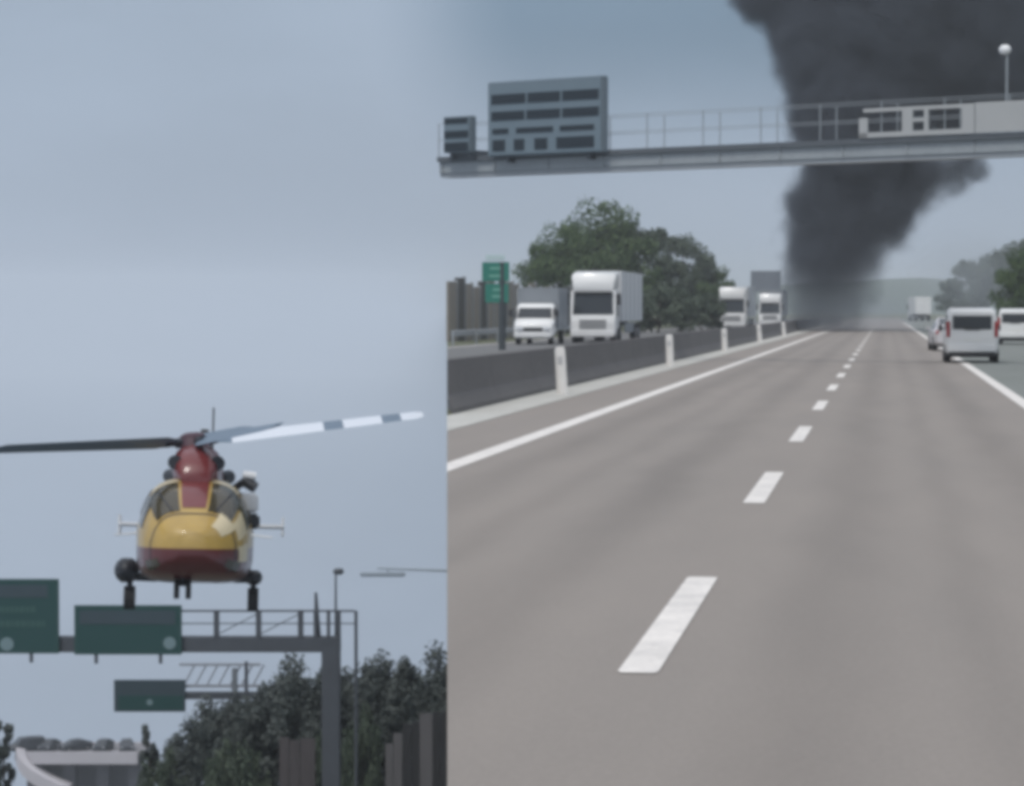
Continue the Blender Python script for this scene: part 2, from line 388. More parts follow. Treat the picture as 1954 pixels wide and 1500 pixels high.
def make_van(paint_m, label, group=None):
    o = empty('parked_van', label=label, cat='van', group=group)
    S = [(-2.24, .78, .84, .68, .34, .98, 1.72), (-2.16, .86, .90, .74, .27, .98, 1.80), (-1.0, .88, .915, .77, .24, .98, 1.86), (0.5, .88, .915, .76, .24, .98, 1.84),
         (0.82, .88, .91, .72, .24, .98, 1.77), (1.42, .88, .905, .78, .24, .93, 1.20), (2.0, .86, .88, .72, .26, .78, 1.02), (2.2, .78, .82, .60, .32, .68, .86)]
    body_from(S, paint_m, o)
    MB().box((0, -2.25, 1.36), (1.30, .03, .46), bev=.012).build('rear_window', glass, o)
    MB().box((0, -2.258, 1.13), (.5, .03, .05)).build('tailgate_handle', black, o)
    wp = MB().tube((0, -2.275, 1.16), (-.42, -2.275, 1.24), .012).build('rear_wiper', black, o)
    MB().box((0, -2.27, .50), (1.62, .14, .26), bev=.04).build('rear_bumper', paint_m, o, smooth=40)
    MB().box((0, -2.2, .30), (1.58, .16, .12), bev=.02).build('bumper_valance', black, o)
    rear_face_details(o, .87, -2.23, None, .78, (.86, 1.40))
    MB().box((0, -.1, .24), (1.5, 4.0, .10)).build('underbody', black, o)
    slope_pane((.85, 1.73), (1.38, 1.24), .66, .74, o, 'windshield')
    for s in (-1, 1):
        side_window(S, -2.0, -1.15, s, o); side_window(S, -1.08, -.1, s, o); side_window(S, -.03, .85, s, o, hi=.86)
        MB().box((s * .99, .95, 1.16), (.16, .1, .22), bev=.03).build('mirror', black, o, smooth=40)
        MB().box((s * .62, 2.12, .78), (.3, .16, .18), bev=.04).build('headlight', lampmat, o, smooth=40)
        for y in (-1.45, 1.42): wheel(o, s * .80, y, .32, .2)
    MB().box((0, 2.2, .60), (.9, .06, .16), bev=.02).build('grille', black, o)
    MB().box((0, 2.2, .40), (1.5, .12, .16), bev=.03).build('front_bumper', paint_m, o, smooth=40)
    MB().box((0.0, -.4, 1.862), (1.2, .05, .04)).build('roof_bar', black, o)
    return o

def make_sedan(paint_m, label, group=None, cat='car', name='parked_car'):
    o = empty(name, label=label, cat=cat, group=group)
    S = [(-2.15, .70, .76, .62, .34, .78, .98), (-2.05, .80, .84, .66, .27, .80, 1.04), (-1.5, .85, .88, .66, .22, .85, 1.14), (-.85, .86, .89, .60, .22, .86, 1.42),
         (.1, .86, .89, .60, .22, .86, 1.46), (.45, .86, .89, .58, .22, .86, 1.42), (1.2, .85, .88, .70, .22, .82, 1.02), (1.9, .82, .84, .62, .26, .70, .88), (2.1, .74, .76, .5, .32, .62, .76)]
    body_from(S, paint_m, o)
    slope_pane((-1.46, 1.15), (-.9, 1.40), .62, .56, o, 'rear_window')
    slope_pane((.50, 1.40), (1.14, 1.06), .56, .68, o, 'windshield')
    rear_face_details(o, .80, -2.13, None, .62, (.72, .90))
    MB().box((0, -2.14, .46), (1.5, .12, .24), bev=.04).build('rear_bumper', paint_m, o, smooth=40)
    MB().box((0, 0, .22), (1.5, 3.8, .1)).build('underbody', black, o)
    for s in (-1, 1):
        side_window(S, -1.0, -.2, s, o, hi=.85); side_window(S, -.14, .62, s, o, hi=.82)
        MB().box((s * .96, .62, .98), (.16, .1, .12), bev=.03).build('mirror', paint_m, o, smooth=40)
        MB().box((s * .58, 2.02, .70), (.3, .14, .14), bev=.04).build('headlight', lampmat, o, smooth=40)
        for y in (-1.3, 1.3): wheel(o, s * .78, y, .31, .2)
    MB().box((0, 2.1, .5), (1.0, .06, .16), bev=.02).build('grille', black, o)
    return o

def make_truck(label, body_m, cab_w=2.46, cab_h=2.9, fair_h=0.95, box_w=2.55, box_h=3.95, box_len=13.2, box_z=1.15, group=None, emblem=True, heavy=True, cat='lorry'):
    """lorry facing -y, front at y = 0"""
    o = empty('white_lorry', label=label, cat=cat, group=group)
    w = cab_w / 2; zf = .38; cl = 2.3 if heavy else 1.9
    wz0, wz1 = (cab_h * .44, cab_h * .92) if heavy else (cab_h * .56, cab_h * .90)
    def cring(y, hw, z0, z1, c=.12):
        pts = [(hw - c, z0), (hw, z0 + c), (hw, z1 - c), (hw - c, z1)]
        return [Vector((x, y, z)) for x, z in pts + [(-x, z) for x, z in reversed(pts)]]
    if heavy:
        secs = [(0.0, w - .12, zf + .05, wz0 - .1), (0.04, w - .03, zf, wz0), (0.12, w, zf, wz0 + .25), (0.34, w, zf, cab_h), (cl, w, zf + .4, cab_h + .02)]
    else:
        secs = [(0.0, w - .16, zf, 1.0), (0.06, w - .05, zf - .05, 1.1), (0.62, w, zf, 1.32), (1.22, w - .08, zf, cab_h), (cl, w - .08, zf + .1, cab_h)]
    b = MB(); b.loft([cring(*s) for s in secs]); cabo = b.build('cab', white, o, smooth=40)
    if heavy:
        cy = lambda z: .12 + (z - wz0 - .25) / (cab_h - wz0 - .25) * .22
        slope_pane((cy(wz0 + .27) - .012, wz0 + .27), (cy(wz1) - .012, wz1), w - .12, w - .16, o, 'windshield')
        b = MB(); b.loft([cring(.30, w - .12, cab_h + .005, cab_h + fair_h * .45, .1), cring(.55, w - .02, cab_h + .005, cab_h + fair_h * .92, .14), cring(1.1, w, cab_h + .005, cab_h + fair_h, .12), cring(cl, w, cab_h + .005, cab_h + fair_h, .1)])
        fo = b.build('roof_fairing', white, o, smooth=45)
        if emblem:
            MB().sphere((0, .41, cab_h + fair_h * .42), .5, 14, sq=(1, .12, .26)).build('emblem', black, fo, smooth=60)
        MB().box((0, .24, wz1 + .08), (cab_w - .3, .34, .10), bev=.03).build('sun_visor', black, o)
        MB().box((0, -.015, 1.02), (1.5, .06, .52), bev=.02).build('grille', M('grille_white', (.55, .55, .55), .5), o)
        for k in range(4): MB().box((0, -.05, .84 + .12 * k), (1.44, .03, .035)).build('grille_slat', black, o)
        MB().box((0, -.02, .50), (cab_w - .06, .22, .34), bev=.05).build('bumper', white, o, smooth=40)
        hz_, hx = .58, w - .34
    else:
        slope_pane((.64, 1.38), (1.18, cab_h - .08), w - .14, w - .2, o, 'windshield')
        MB().box((0, .0, .78), (1.0, .06, .2), bev=.02).build('grille', black, o)
        MB().box((0, .0, .50), (cab_w - .1, .16, .26), bev=.05).build('bumper', white, o, smooth=40)
        hz_, hx = .84, w - .32
    for s in (-1, 1):
        MB().box((s * hx, -.06, hz_), (.36, .12, .18), bev=.04).build('headlight', lampmat, o, smooth=40)
        m_ = MB().box((s * (w + .16), .3, wz1 - .3), (.2, .12, .62 if heavy else .34), bev=.03).tube((s * (w - .02), .4, wz1 - .1), (s * (w + .16), .32, wz1 - .12), .025)
        m_.build('mirror', black, o, smooth=40)
        MB().box((s * (w + .004 - (0 if heavy else .04)), cl * .5, (wz0 + wz1) / 2 + .05), (.03, cl * .42, (wz1 - wz0) * .85), bev=.01).build('side_window', glass, o)
    y0 = cl + (.75 if heavy else .12); yend = y0 + box_len
    b = MB().box((0, y0 + box_len / 2, (box_z + box_h) / 2), (box_w, box_len, box_h - box_z), bev=.03)
    bx = b.build('cargo_box', body_m, o)
    n = max(2, int(box_len / 2.2))
    for s in (-1, 1):
        for k in range(n + 1):
            MB().box((s * (box_w / 2 + .012), y0 + .06 + k * (box_len - .12) / n, (box_z + box_h) / 2), (.03, .07, box_h - box_z - .1)).build('box_rib', steel, bx)
    MB().box((0, (.6 + yend) / 2, box_z - .16), (.9, yend - .8, .26)).build('chassis', black, o)
    if heavy:
        for s in (-1, 1): MB().box((s * (box_w / 2 - .05), y0 + 5.2, .78), (.05, 5.4, .55)).build('side_skirt', greybox_m, o)
        ws = [.95, cl + 1.2, yend - 3.6, yend - 2.3, yend - 1.0]; r = .5
    else: ws = [.75, yend - 1.0]; r = .36
    for s in (-1, 1):
        for yy in ws: wheel(o, s * (w - .18), yy, r, .32 if heavy else .24)
    return o

# parked and queued vehicles on this side
van = make_van(white, 'white van stopped across the right edge line, seen from behind')
van.location = at(1851, 690, 96.5).to_2d().to_3d(); van.location.z = .006
v2 = copy_tree(van); v2['label'] = 'white van at the right edge of the picture, partly cut off'
v2.location = (6.75, 147, .006); v2.rotation_euler.z = R(-4)
sed = make_sedan(silver, 'pale silver car half hidden in front of the white van')
sed.location = (2.85, 124, .006); sed.rotation_euler.z = R(3)

# lorries and a light truck facing us on the opposite carriageway
ta = make_truck('white articulated lorry with pale box trailer, nearest on the opposite carriageway', trailer_m)
pa = at(1131, 654, 150); ta.location = (pa.x, 150, .006)
tb = copy_tree(ta); tb['label'] = 'white lorry second in the oncoming queue, below the end of the trees'
tb.location = (at(1397, 600, 252).x, 252, .006)
tcn = make_truck('small white lorry with grey box beside the smoke column', greybox_m, cab_w=2.3, cab_h=2.6, fair_h=.9, box_w=2.5, box_h=3.95, emblem=False)
tcn.location = (at(1469, 600, 288).x, 288, .006)
td = make_truck('white light truck with grey box body left of the big lorry', greybox_m, cab_w=2.05, cab_h=2.12, box_w=2.15, box_h=2.95, box_len=4.2, box_z=.85, heavy=False, cat='truck')
td.location = (at(1017, 654, 141).x, 141, .006)
tg = make_truck('distant white lorry turned slightly, on the road right of the smoke', white, emblem=False)
tg.location = (at(1760, 600, 470).x - 1.2, 470, .006); tg.rotation_euler.z = R(184)

# ------------------------------------------------------------------ trees
def leaf_mat(name, c1, c2):
    m = bpy.data.materials.new(name); m.use_nodes = True; n = m.node_tree.nodes; l = m.node_tree.links; p = n['Principled BSDF']
    p.inputs['Roughness'].default_value = .6; p.inputs['Specular IOR Level'].default_value = .2
    t = n.new('ShaderNodeTexCoord'); a = n.new('ShaderNodeTexNoise'); a.inputs['Scale'].default_value = .9; a.inputs['Detail'].default_value = 5
    l.new(t.outputs['Object'], a.inputs['Vector'])
    mr = n.new('ShaderNodeMapRange'); mr.inputs[1].default_value = .3; mr.inputs[2].default_value = .7; l.new(a.outputs[0], mr.inputs[0])
    x = n.new('ShaderNodeMix'); x.data_type = 'RGBA'; x.inputs[6].default_value = (*c1, 1); x.inputs[7].default_value = (*c2, 1)
    l.new(mr.outputs[0], x.inputs[0]); l.new(x.outputs[2], p.inputs['Base Color'])
    tr = n.new('ShaderNodeBsdfTranslucent'); l.new(x.outputs[2], tr.inputs[0])
    ms = n.new('ShaderNodeMixShader'); ms.inputs[0].default_value = .25
    l.new(p.outputs[0], ms.inputs[1]); l.new(tr.outputs[0], ms.inputs[2]); l.new(ms.outputs[0], n['Material Output'].inputs[0])
    return m
leaf_a = leaf_mat('leaf_green', (.045, .082, .035), (.13, .185, .078))
leaf_b = leaf_mat('leaf_grey_green', (.06, .085, .06), (.13, .16, .115))
leaf_c = leaf_mat('leaf_dusky', (.06, .076, .074), (.13, .148, .138))
bark = M('bark', (.09, .07, .055), .9, var=.6, vscale=5, stretch=(1, 1, .25))

def tree_meshes(seed, h, r, trunk_h, nclump, nleaf, leaf, lm, squash=1.0):
    rnd = random.Random(seed)
    tb_ = MB(); cb = MB()
    cz = trunk_h + (h - trunk_h) * .5; hz_ = (h - trunk_h) * .5
    bend = Vector((rnd.uniform(-.2, .2), rnd.uniform(-.2, .2), 0))
    pts = [Vector((0, 0, -.1)), Vector((0, 0, trunk_h * .5)) + bend * .5, Vector((0, 0, trunk_h)) + bend, Vector((0, 0, cz + hz_ * .3)) + bend * 1.4]
    rr = [.045 * h ** .8, .035 * h ** .8, .028 * h ** .8, .01 * h ** .8]
    for a, b, ra, rb in zip(pts, pts[1:], rr, rr[1:]): tb_.tube(a, b, ra, rb, 8)
    clumps = []
    for i in range(nclump):
        u = rnd.uniform(-1, 1); t = rnd.uniform(0, 2 * math.pi); q = rnd.uniform(.35, 1) ** .6
        s = math.sqrt(1 - u * u); wob = 1 + .28 * mnoise.noise(Vector((math.cos(t) * 1.3, math.sin(t) * 1.3, u * 1.3 + seed * 3.1)))
        c = Vector((s * math.cos(t) * r * q * wob, s * math.sin(t) * r * q * wob, cz + u * hz_ * q * wob))
        clumps.append((c, r * rnd.uniform(.17, .36)))
        if i < 9: tb_.tube(pts[2] + (pts[3] - pts[2]) * rnd.uniform(0, .7), c, .012 * h ** .8, .004 * h ** .8, 5)
    for c, cr in clumps:
        for k in range(nleaf):
            d = Vector((rnd.gauss(0, 1), rnd.gauss(0, 1), rnd.gauss(0, .8))); d.normalize()
            p = c + d * cr * rnd.uniform(.3, 1.05) ** .7
            nrm = (d + Vector((rnd.uniform(-.9, .9), rnd.uniform(-.9, .9), rnd.uniform(-.5, 1.0)))).normalized()
            q = nrm.to_track_quat('Z', 'Y').to_matrix(); a = rnd.uniform(0, 6.28); sz = leaf * rnd.uniform(.6, 1.3)
            e1 = q @ Vector((math.cos(a), math.sin(a), 0)) * sz; e2 = q @ Vector((-math.sin(a), math.cos(a), 0)) * sz * .55
            cb.quadmesh([p - e1, p - e2 * .9 + nrm * sz * .12, p + e1, p + e2 * .9 + nrm * sz * .12], [(0, 1, 2, 3)])
    return tb_, cb, lm
protos = {}
def tree(kind, loc, scale, label, group, rz=None, sz=None, name='leafy_tree', cat='tree'):
    if kind not in protos:
        spec = {'round': (3, 9.0, 4.2, 1.6, 64, 200, .19, leaf_a), 'loose': (11, 8.5, 3.4, 1.6, 46, 170, .19, leaf_b), 'dense': (23, 6.0, 2.6, .7, 54, 170, .14, leaf_c),
                'bush': (31, 3.2, 2.2, .3, 36, 80, .17, leaf_b), 'slim': (41, 6.5, 1.1, 1.0, 34, 75, .17, leaf_c), 'broad': (57, 9.0, 4.2, 1.2, 74, 190, .18, leaf_c)}[kind]
        t, c, lm = tree_meshes(*spec)
        o = empty(name); t.build('trunk', bark, o, smooth=60); c.build('crown', lm, o)
        protos[kind] = o
    else: o = copy_tree(protos[kind])
    o.name = name
    o.location = loc; o.rotation_euler.z = random.uniform(0, 6.28) if rz is None else rz
    o.scale = (scale, scale, sz or scale)
    tag(o, label, cat, group)
    return o
def ground_tree(kind, px, Y, top_py, label, group, wscale=None, name='leafy_tree', cat='tree'):
    """stands at photo column px, road distance Y, its top at photo row top_py"""
    p = at(px, 592, Y); top = at(px, top_py, Y).z
    hh = {'round': 9.0, 'loose': 8.5, 'dense': 6.0, 'bush': 3.2, 'slim': 6.5, 'broad': 9.0}[kind]
    s = top / hh
    return tree(kind, (p.x, Y, 0), wscale or s, label, group, sz=s, name=name, cat=cat)
g1 = 'trees beyond the opposite carriageway'
ground_tree('round', 1150, 262, 403, 'tall round dark green tree rising behind the big white lorry', g1)
ground_tree('round', 1075, 255, 446, 'dark green tree at the left end of the clump behind the lorry', g1)
ground_tree('loose', 1222, 268, 440, 'green tree on the right shoulder of the tall clump behind the lorry trailer', g1, 1.15)
ground_tree('loose', 1306, 300, 452, 'loose grey-green tree standing right of the big clump', g1, 1.0)
ground_tree('round', 1352, 300, 510, 'lower grey-green tree at the right end of the tree row', g1)
ground_tree('bush', 1255, 215, 545, 'dark green bush right behind the box trailer', g1, 1.1, name='roadside_bush', cat='bush')
ground_tree('bush', 1300, 225, 556, 'middle grey-green bush between the two white lorries', g1, 1.1, name='roadside_bush', cat='bush')
ground_tree('bush', 1342, 235, 565, 'small grey-green bush just left of the second lorry', g1, 1.0, name='roadside_bush', cat='bush')
g2 = 'trees on the right verge'
for px, Y, tp, k, lab in ((1972, 215, 478, 'round', 'dark green tree at the right edge above the cut-off van'), (1905, 330, 480, 'loose', 'hazy tree on the right verge above the white van'),
                          (1850, 360, 500, 'loose', 'hazy grey-green tree left of the one above the white van'), (1960, 330, 460, 'loose', 'grey-green tree behind the dark tree at the right edge'),
                          (1815, 420, 540, 'loose', 'low hazy tree nearest the distant white lorry')):
    ground_tree(k, px, Y, tp, lab, g2)

# low far hills
hill_m = M('far_hill', (.10, .13, .11), .95, var=.6, vscale=.01, c2=(.07, .095, .09), world_space=True)
b = MB(); pts = []
N = 90
for i in range(N + 1):
    az = math.atan(EDGE) * -1 + .012 + (i / N) * .75
    Rr = 1500; hgt = 10 + 9 * mnoise.noise(Vector((i * .23, 1.7, 0))) + 4 * mnoise.noise(Vector((i * .9, 4.7, 0)))
    hgt *= min(1, i / 6)
    pts.append((math.sin(az) * Rr, math.cos(az) * Rr, max(1, hgt + 8)))
vs = []
for x, y, h in pts:
    for f, hh in ((.85, -1), (.93, .7), (1.0, 1.0), (1.2, -1)): vs.append((x * f, y * f, hh * h if hh > 0 else -.5))
b.quadmesh(vs, [(i * 4 + k, i * 4 + 4 + k, i * 4 + 5 + k, i * 4 + 1 + k) for i in range(N) for k in range(3)])
b.build('hills', hill_m, smooth=80, kind='structure')

# ------------------------------------------------------------------ green road sign and grey sign board
green_m = M('sign_green', (.025, .20, .15), .5, var=.2, vscale=2)
greylet = M('sign_white', (.65, .70, .68), .5)
sg = empty('road_sign', (at(946, 600, 122).x, 122, 0), YAW, label='small green direction sign on a dark post left of the light truck', cat='sign')
zt, zb = at(946, 500, 122).z, at(946, 578, 122).z; zm = (zt + zb) / 2
MB().box((0, 0, (zt + zm) / 2 + .02), (1.22, .05, zt - zm - .05), bev=.02).build('sign_panel', green_m, sg)
MB().box((0.05, 0, (zb + zm) / 2 - .02), (1.05, .05, zm - zb - .05), bev=.02).build('sign_panel', green_m, sg)
for dz, w, dx in ((zt - .28, .5, -.02), (zt - .62, .62, .02), (zm - .32, .36, .05), (zm - .62, .5, .08)):
    MB().box((dx, -.03, dz), (w, .012, .11)).build('sign_text', M('sign_lettering', (.16, .38, .30), .5), sg)
MB().box((-.02, 0, zt + .2), (.85, .05, .24), bev=.02).build('top_plate', M('pale_plate', (.5, .62, .62), .5), sg)
MB().tube((.28, .1, 0), (.28, .1, zt), .16, n=10).build('post', M('dark_post', (.05, .06, .065), .6), sg, smooth=40)
gb = empty('sign_board', (at(1461, 600, 400).x, 400, 0), 0, label='large blue-grey board on two posts above the far oncoming lorries', cat='sign')
z1, z0 = at(1461, 517, 400).z, at(1461, 556, 400).z
MB().box((0, 0, (z0 + z1) / 2), (4.3, .15, z1 - z0), bev=.03).build('board', M('board_grey', (.16, .18, .21), .6, var=.3, vscale=1), gb)
for s in (-1, 1): MB().tube((s * 1.5, .2, 0), (s * 1.5, .2, z1 - .3), .14).build('post', steel, gb)

# ------------------------------------------------------------------ overhead gantry across the road (right)
pl = at(853, 320, 100); pr = Vector((5.0, 88.0, 0)); gl = Vector((-EDGE * 100, 100, 0))
gd = (pr - gl).normalized(); gang = math.atan2(gd.y, gd.x)
GT = empty('overhead_gantry', gl, gang, label='pale steel overhead gantry with railed walkway crossing above the road', cat='gantry')
gn = Vector((-gd.y, gd.x, 0))
def gpos(px, py, off=0.0):                           # pixel -> (local x, z) on the gantry face
    d = ray(px, py); o0 = Vector((0, 0, H)); t = (gl + gn * off - o0).dot(gn) / d.dot(gn); p = o0 + d * t
    return (p - gl).dot(gd), p.z
LX = gpos(1954, 300)[0] + 5.0
pale_steel = M('pale_painted_steel', (.31, .34, .36), .55, var=.4, vscale=.7, c2=(.23, .26, .28), fine=.06, bscale=8)
mid_steel = M('gap_shade_bracket_steel', (.10, .115, .13), .6, var=.4, vscale=1.0)  # dark tone paints the shadow gap along the walkway; also the sign brackets
MB().box((LX / 2, 0, 6.95), (LX, .9, .42), bev=.02).build('girder', pale_steel, GT)
MB().box((LX / 2, -.03, 6.67), (LX, .7, .13)).build('bottom_flange', M('flange_grey', (.36, .39, .42), .6, var=.3, vscale=.8), GT)
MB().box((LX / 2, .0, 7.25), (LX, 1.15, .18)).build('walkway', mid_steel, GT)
for k in range(int(LX / 2.4) + 1):
    MB().box((.15 + k * 2.4, -.47, 6.95), (.06, .04, .38)).build('stiffener', pale_steel, GT)
for yy in (-.52, .52):
    for k in range(int(LX / 2.3) + 1):
        MB().box((.05 + k * 2.3, yy, 7.34 + .6), (.03, .03, 1.2)).build('rail_post', pale_steel, GT)
    for zz in (7.95, 8.53): MB().box((LX / 2, yy, zz), (LX, .02, .02)).build('rail', pale_steel, GT)
MB().box((LX - .6, 0, 4.2), (.7, .7, 8.4), bev=.03).build('leg', pale_steel, GT)
# the closed walkway screen with openings (right end)
xs0, zs1 = gpos(1650, 206); xs1, _ = gpos(1954, 200)
zlo, zhi = 7.36, 8.30
frame_m = M('screen_frame', (.40, .41, .41), .55, var=.3, vscale=1.2, c2=(.32, .33, .33))
def scr(px0, px1, z0, z1, name='screen_panel', off=-.6, th=.06):
    a = gpos(px0, 230, off)[0]; b_ = gpos(px1, 230, off)[0]
    MB().box(((a + b_) / 2, off, (z0 + z1) / 2), (b_ - a, th, z1 - z0)).build(name, frame_m, GT)
scr(1648, 1860, zhi - .12, zhi); scr(1640, 1860, zlo, zlo + .16)
for a, b_ in ((1722, 1742), (1764, 1772), (1836, 1860)): scr(a, b_, zlo + .16, zhi - .12)
scr(1742, 1764, zlo + .45, zlo + .56)
scr(1862, 2060, zlo, zhi + .02)
scr(1640, 1656, zlo, zhi - .3)
# lamp on the gantry
lx, _ = gpos(1921, 200); _, lz = gpos(1918, 95)
LP = empty('gantry_lamp', gl + gd * lx + Vector((0, 0, 7.35)), gang, label='slim lamp post with pale round head above the right end of the gantry', cat='lamp')
hh = lz - 7.35
MB().tube((0, .0, 0), (0, 0, hh), .045, .03).build('pole', pale_steel, LP)
MB().sphere((-.07, 0, hh), .2, 12, sq=(1, .8, .85)).build('lamp_head', M('lamp_white', (.8, .8, .8), .3), LP, smooth=60)
# message signs standing on the gantry
vms_m = M('sign_slate', (.15, .20, .235), .6, var=.3, vscale=1.2, c2=(.12, .165, .20))
vms_f = M('sign_frame_grey', (.16, .20, .23), .6, var=.2, vscale=1.2)
vms_d = M('display_dark', (.012, .022, .032), .6)
def vms(px0, px1, py0, py1, rows, lab, lx0=None):
    x0, z1 = gpos(px0, py0, -.98); x1, z0 = gpos(px1, py1, -.98)
    if lx0 is not None: x0 = lx0
    z1 = max(z1, gpos(px1, py0, -.98)[1])
    o = empty('message_sign', gl + gd * ((x0 + x1) / 2) + Vector((0, 0, z0)), gang, label=lab, cat='sign', group='message signs on the gantry')
    w = x1 - x0; h = z1 - z0
    MB().box((0, -.8, h / 2), (w, .34, h), bev=.03).build('sign_body', vms_f, o)
    MB().box((0, -.985, h / 2), (w - .12, .03, h - .1), bev=.008).build('sign_face', vms_m, o)
    for (f0, f1, segs) in rows:
        za, zb_ = h * (1 - f0), h * (1 - f1)
        for s0, s1 in segs:
            MB().box((-w / 2 + w * (s0 + s1) / 2, -1.012, (za + zb_) / 2), (w * (s1 - s0), .03, abs(za - zb_)), bev=.006).build('display_row', vms_d, o)
    for s in (-.35, .35): MB().box((s * w, -.1, -.06), (.12, 1.3, .3)).build('bracket', mid_steel, o)
    return o
vms(930, 1150, 158, 290, [(.17, .30, [(.04, .34), (.36, .64), (.66, .97)]), (.40, .52, [(.04, .33), (.35, .64), (.66, .97)]), (.63, .70, [(.05, .19), (.26, .58), (.64, .93)]), (.78, .93, [(.05, .16), (.24, .33), (.42, .53), (.61, .93)])],
    'wide blue-grey message sign with dark display rows on the gantry')
vms(853, 898, 223, 290, [(.05, .2, [(.05, .9)]), (.4, .6, [(.05, .92)]), (.72, .95, [(.05, .92)])], 'narrow dark message sign at the left end of the gantry', lx0=.62)

# ------------------------------------------------------------------ the lower level on the left
low_m = M('scrub_ground', (.07, .075, .055), .95, var=.7, vscale=.4, c2=(.11, .10, .08), world_space=True)
ZL = -19.3
def lowpoly(d0, d1, px0, px1):
    q = [atd(px0, 750, d0), atd(px0, 750, d1), atd(px1, 750, d1), atd(px1, 750, d0)]
    return [(p.x, p.y) for p in q]
sheet('lower_ground', lowpoly(30, 119, -1500, 1500), ZL, low_m, 6.0, kind='structure')
sheet('valley_floor', lowpoly(200, 430, -1500, 1200), -78, low_m, 3.0, kind='structure')

# gantry with green signs
D2 = 100.0; S2 = F / D2
dkgreen = M('motorway_green', (.012, .058, .056), .55, var=.25, vscale=1.0, c2=(.018, .068, .068))
dkgreen2 = M('motorway_green_header', (.04, .065, .08), .55, var=.2, vscale=1.0)
let2 = M('dull_lettering', (.035, .095, .085), .6)
dot2 = M('dull_white_symbol', (.17, .25, .27), .6)
gsteel = M('weathered_gantry_steel', (.075, .085, .10), .6, var=.5, vscale=1.5, c2=(.05, .055, .065))
def lower(px, D=D2, z=ZL):
    p = atd(px, 1300, D); return Vector((p.x, p.y, z))
def lz(py, D=D2): return atd(632, py, D).z - ZL
G2 = empty('sign_gantry', lower(632), YAW, label='dark steel sign gantry with thick column below the helicopter', cat='gantry')
gx = lambda px: (px - 632) / S2
MB().box((0, 0, lz(1228) / 2), (.66, .66, lz(1228)), bev=.03).build('column', gsteel, G2)
MB().box((gx(240), 0, (lz(1214) + lz(1243)) / 2), (gx(650) - gx(-170), .6, lz(1214) - lz(1243)), bev=.03).build('beam', gsteel, G2)
for px in (415, 495, 575, 603, 628, 648):
    MB().box((gx(px), -.25, (lz(1162) + lz(1214)) / 2), (.2 if px < 600 else .13, .1, lz(1162) - lz(1214))).build('rail_post', gsteel, G2)
for py in (1164, 1188):
    MB().box((gx(510), -.25, lz(py)), (gx(680) - gx(345), .06, .07 if py == 1164 else .04)).build('rail', gsteel, G2)
MB().tube((gx(606), 0, lz(1214)), (gx(603), 0, lz(1130)), .13, .05).build('mast', gsteel, G2)
MB().tube((gx(680), -.2, 0), (gx(680), -.2, lz(1164)), .06).build('downpipe', gsteel, G2)
for a, b_ in ((415, 495), (495, 575)):
    MB().tube((gx(a), -.25, lz(1210)), (gx(b_), -.25, lz(1168)), .02).build('brace', gsteel, G2)
G2L = empty('street_lamp', lower(641) + Vector((0, 0, lz(1213))), YAW, label='thin lamp pole with small head rising from the end of the dark gantry', cat='lamp')
MB().tube((0, 0, 0), (0, 0, lz(1090) - lz(1213)), .05, .035).build('pole', gsteel, G2L)
MB().sphere((.1, 0, lz(1090) - lz(1213)), .17, 10, sq=(1.2, .8, .8)).build('lamp_head', gsteel, G2L, smooth=60)
LR = empty('street_lamp', lower(872, 99), YAW, label='pale lamp arm reaching out from beside the raised road, right of the gantry', cat='lamp')
zl_ = lz(1079)
lamp_pale = M('pale_lamp_paint', (.34, .39, .44), .5, var=.2, vscale=2)
MB().tube((0, 0, 0), (0, 0, zl_ - .1), .11, .07).build('pole', lamp_pale, LR, smooth=40)
MB().tube((0, 0, zl_ - .1), (-150 / S2, 0, zl_), .05, .035).build('arm', lamp_pale, LR, smooth=40)
MB().box((-140 / S2, 0, zl_ - .22), (86 / S2, .34, .14), bev=.04).build('lamp_head', lamp_pale, LR, smooth=40)
MB().tube((-130 / S2, 0, zl_), (-130 / S2, 0, zl_ - .2), .03).build('hanger', lamp_pale, LR)
def green_sign(px0, px1, py0, py1, lab, rows, header, symbols):
    cx_ = (px0 + px1) / 2; zc = (lz(py0) + lz(py1)) / 2; w = (px1 - px0) / S2; h = lz(py0) - lz(py1)
    o = empty('motorway_sign', lower(cx_) + Vector((0, 0, lz(py1))), YAW, label=lab, cat='sign', group='dark green signs on the left gantry')
    MB().box((0, -.42, h / 2), (w, .10, h), bev=.015).build('sign_panel', dkgreen, o)
    X = lambda px: (px - cx_) / S2
    Z = lambda py: lz(py) - lz(py1)
    for sx_, sz_, cx0, cz0 in ((w - .08, .035, 0, .05), (w - .08, .035, 0, h - .05), (.035, h - .1, -w / 2 + .05, h / 2), (.035, h - .1, w / 2 - .05, h / 2)):
        MB().box((cx0, -.474, cz0), (sx_, .01, sz_)).build('border', let2, o)
    a, b_, c, d = header
    MB().box((X((a + b_) / 2), -.478, Z((c + d) / 2)), ((b_ - a) / S2, .012, (d - c) / S2)).build('header_band', dkgreen2, o)
    for a, b_, py, th in rows:
        x = a; rnd = random.Random(int(a + py))
        while x < b_ - 6:                            # worn lettering, too dull to read
            wl_ = min(rnd.uniform(7, 13), b_ - x)
            MB().box((X(x + wl_ / 2), -.476, Z(py)), ((wl_ - 2.5) / S2, .01, th / S2)).build('letter', let2, o); x += wl_
    for px, py, r in symbols:
        MB().tube((X(px), -.47, Z(py)), (X(px), -.49, Z(py)), r / S2, n=16).build('symbol', dot2, o)
    for s in (-.3, .3): MB().box((s * w, -.38, -.08), (.12, .1, .5)).build('bracket', gsteel, o)
    return o
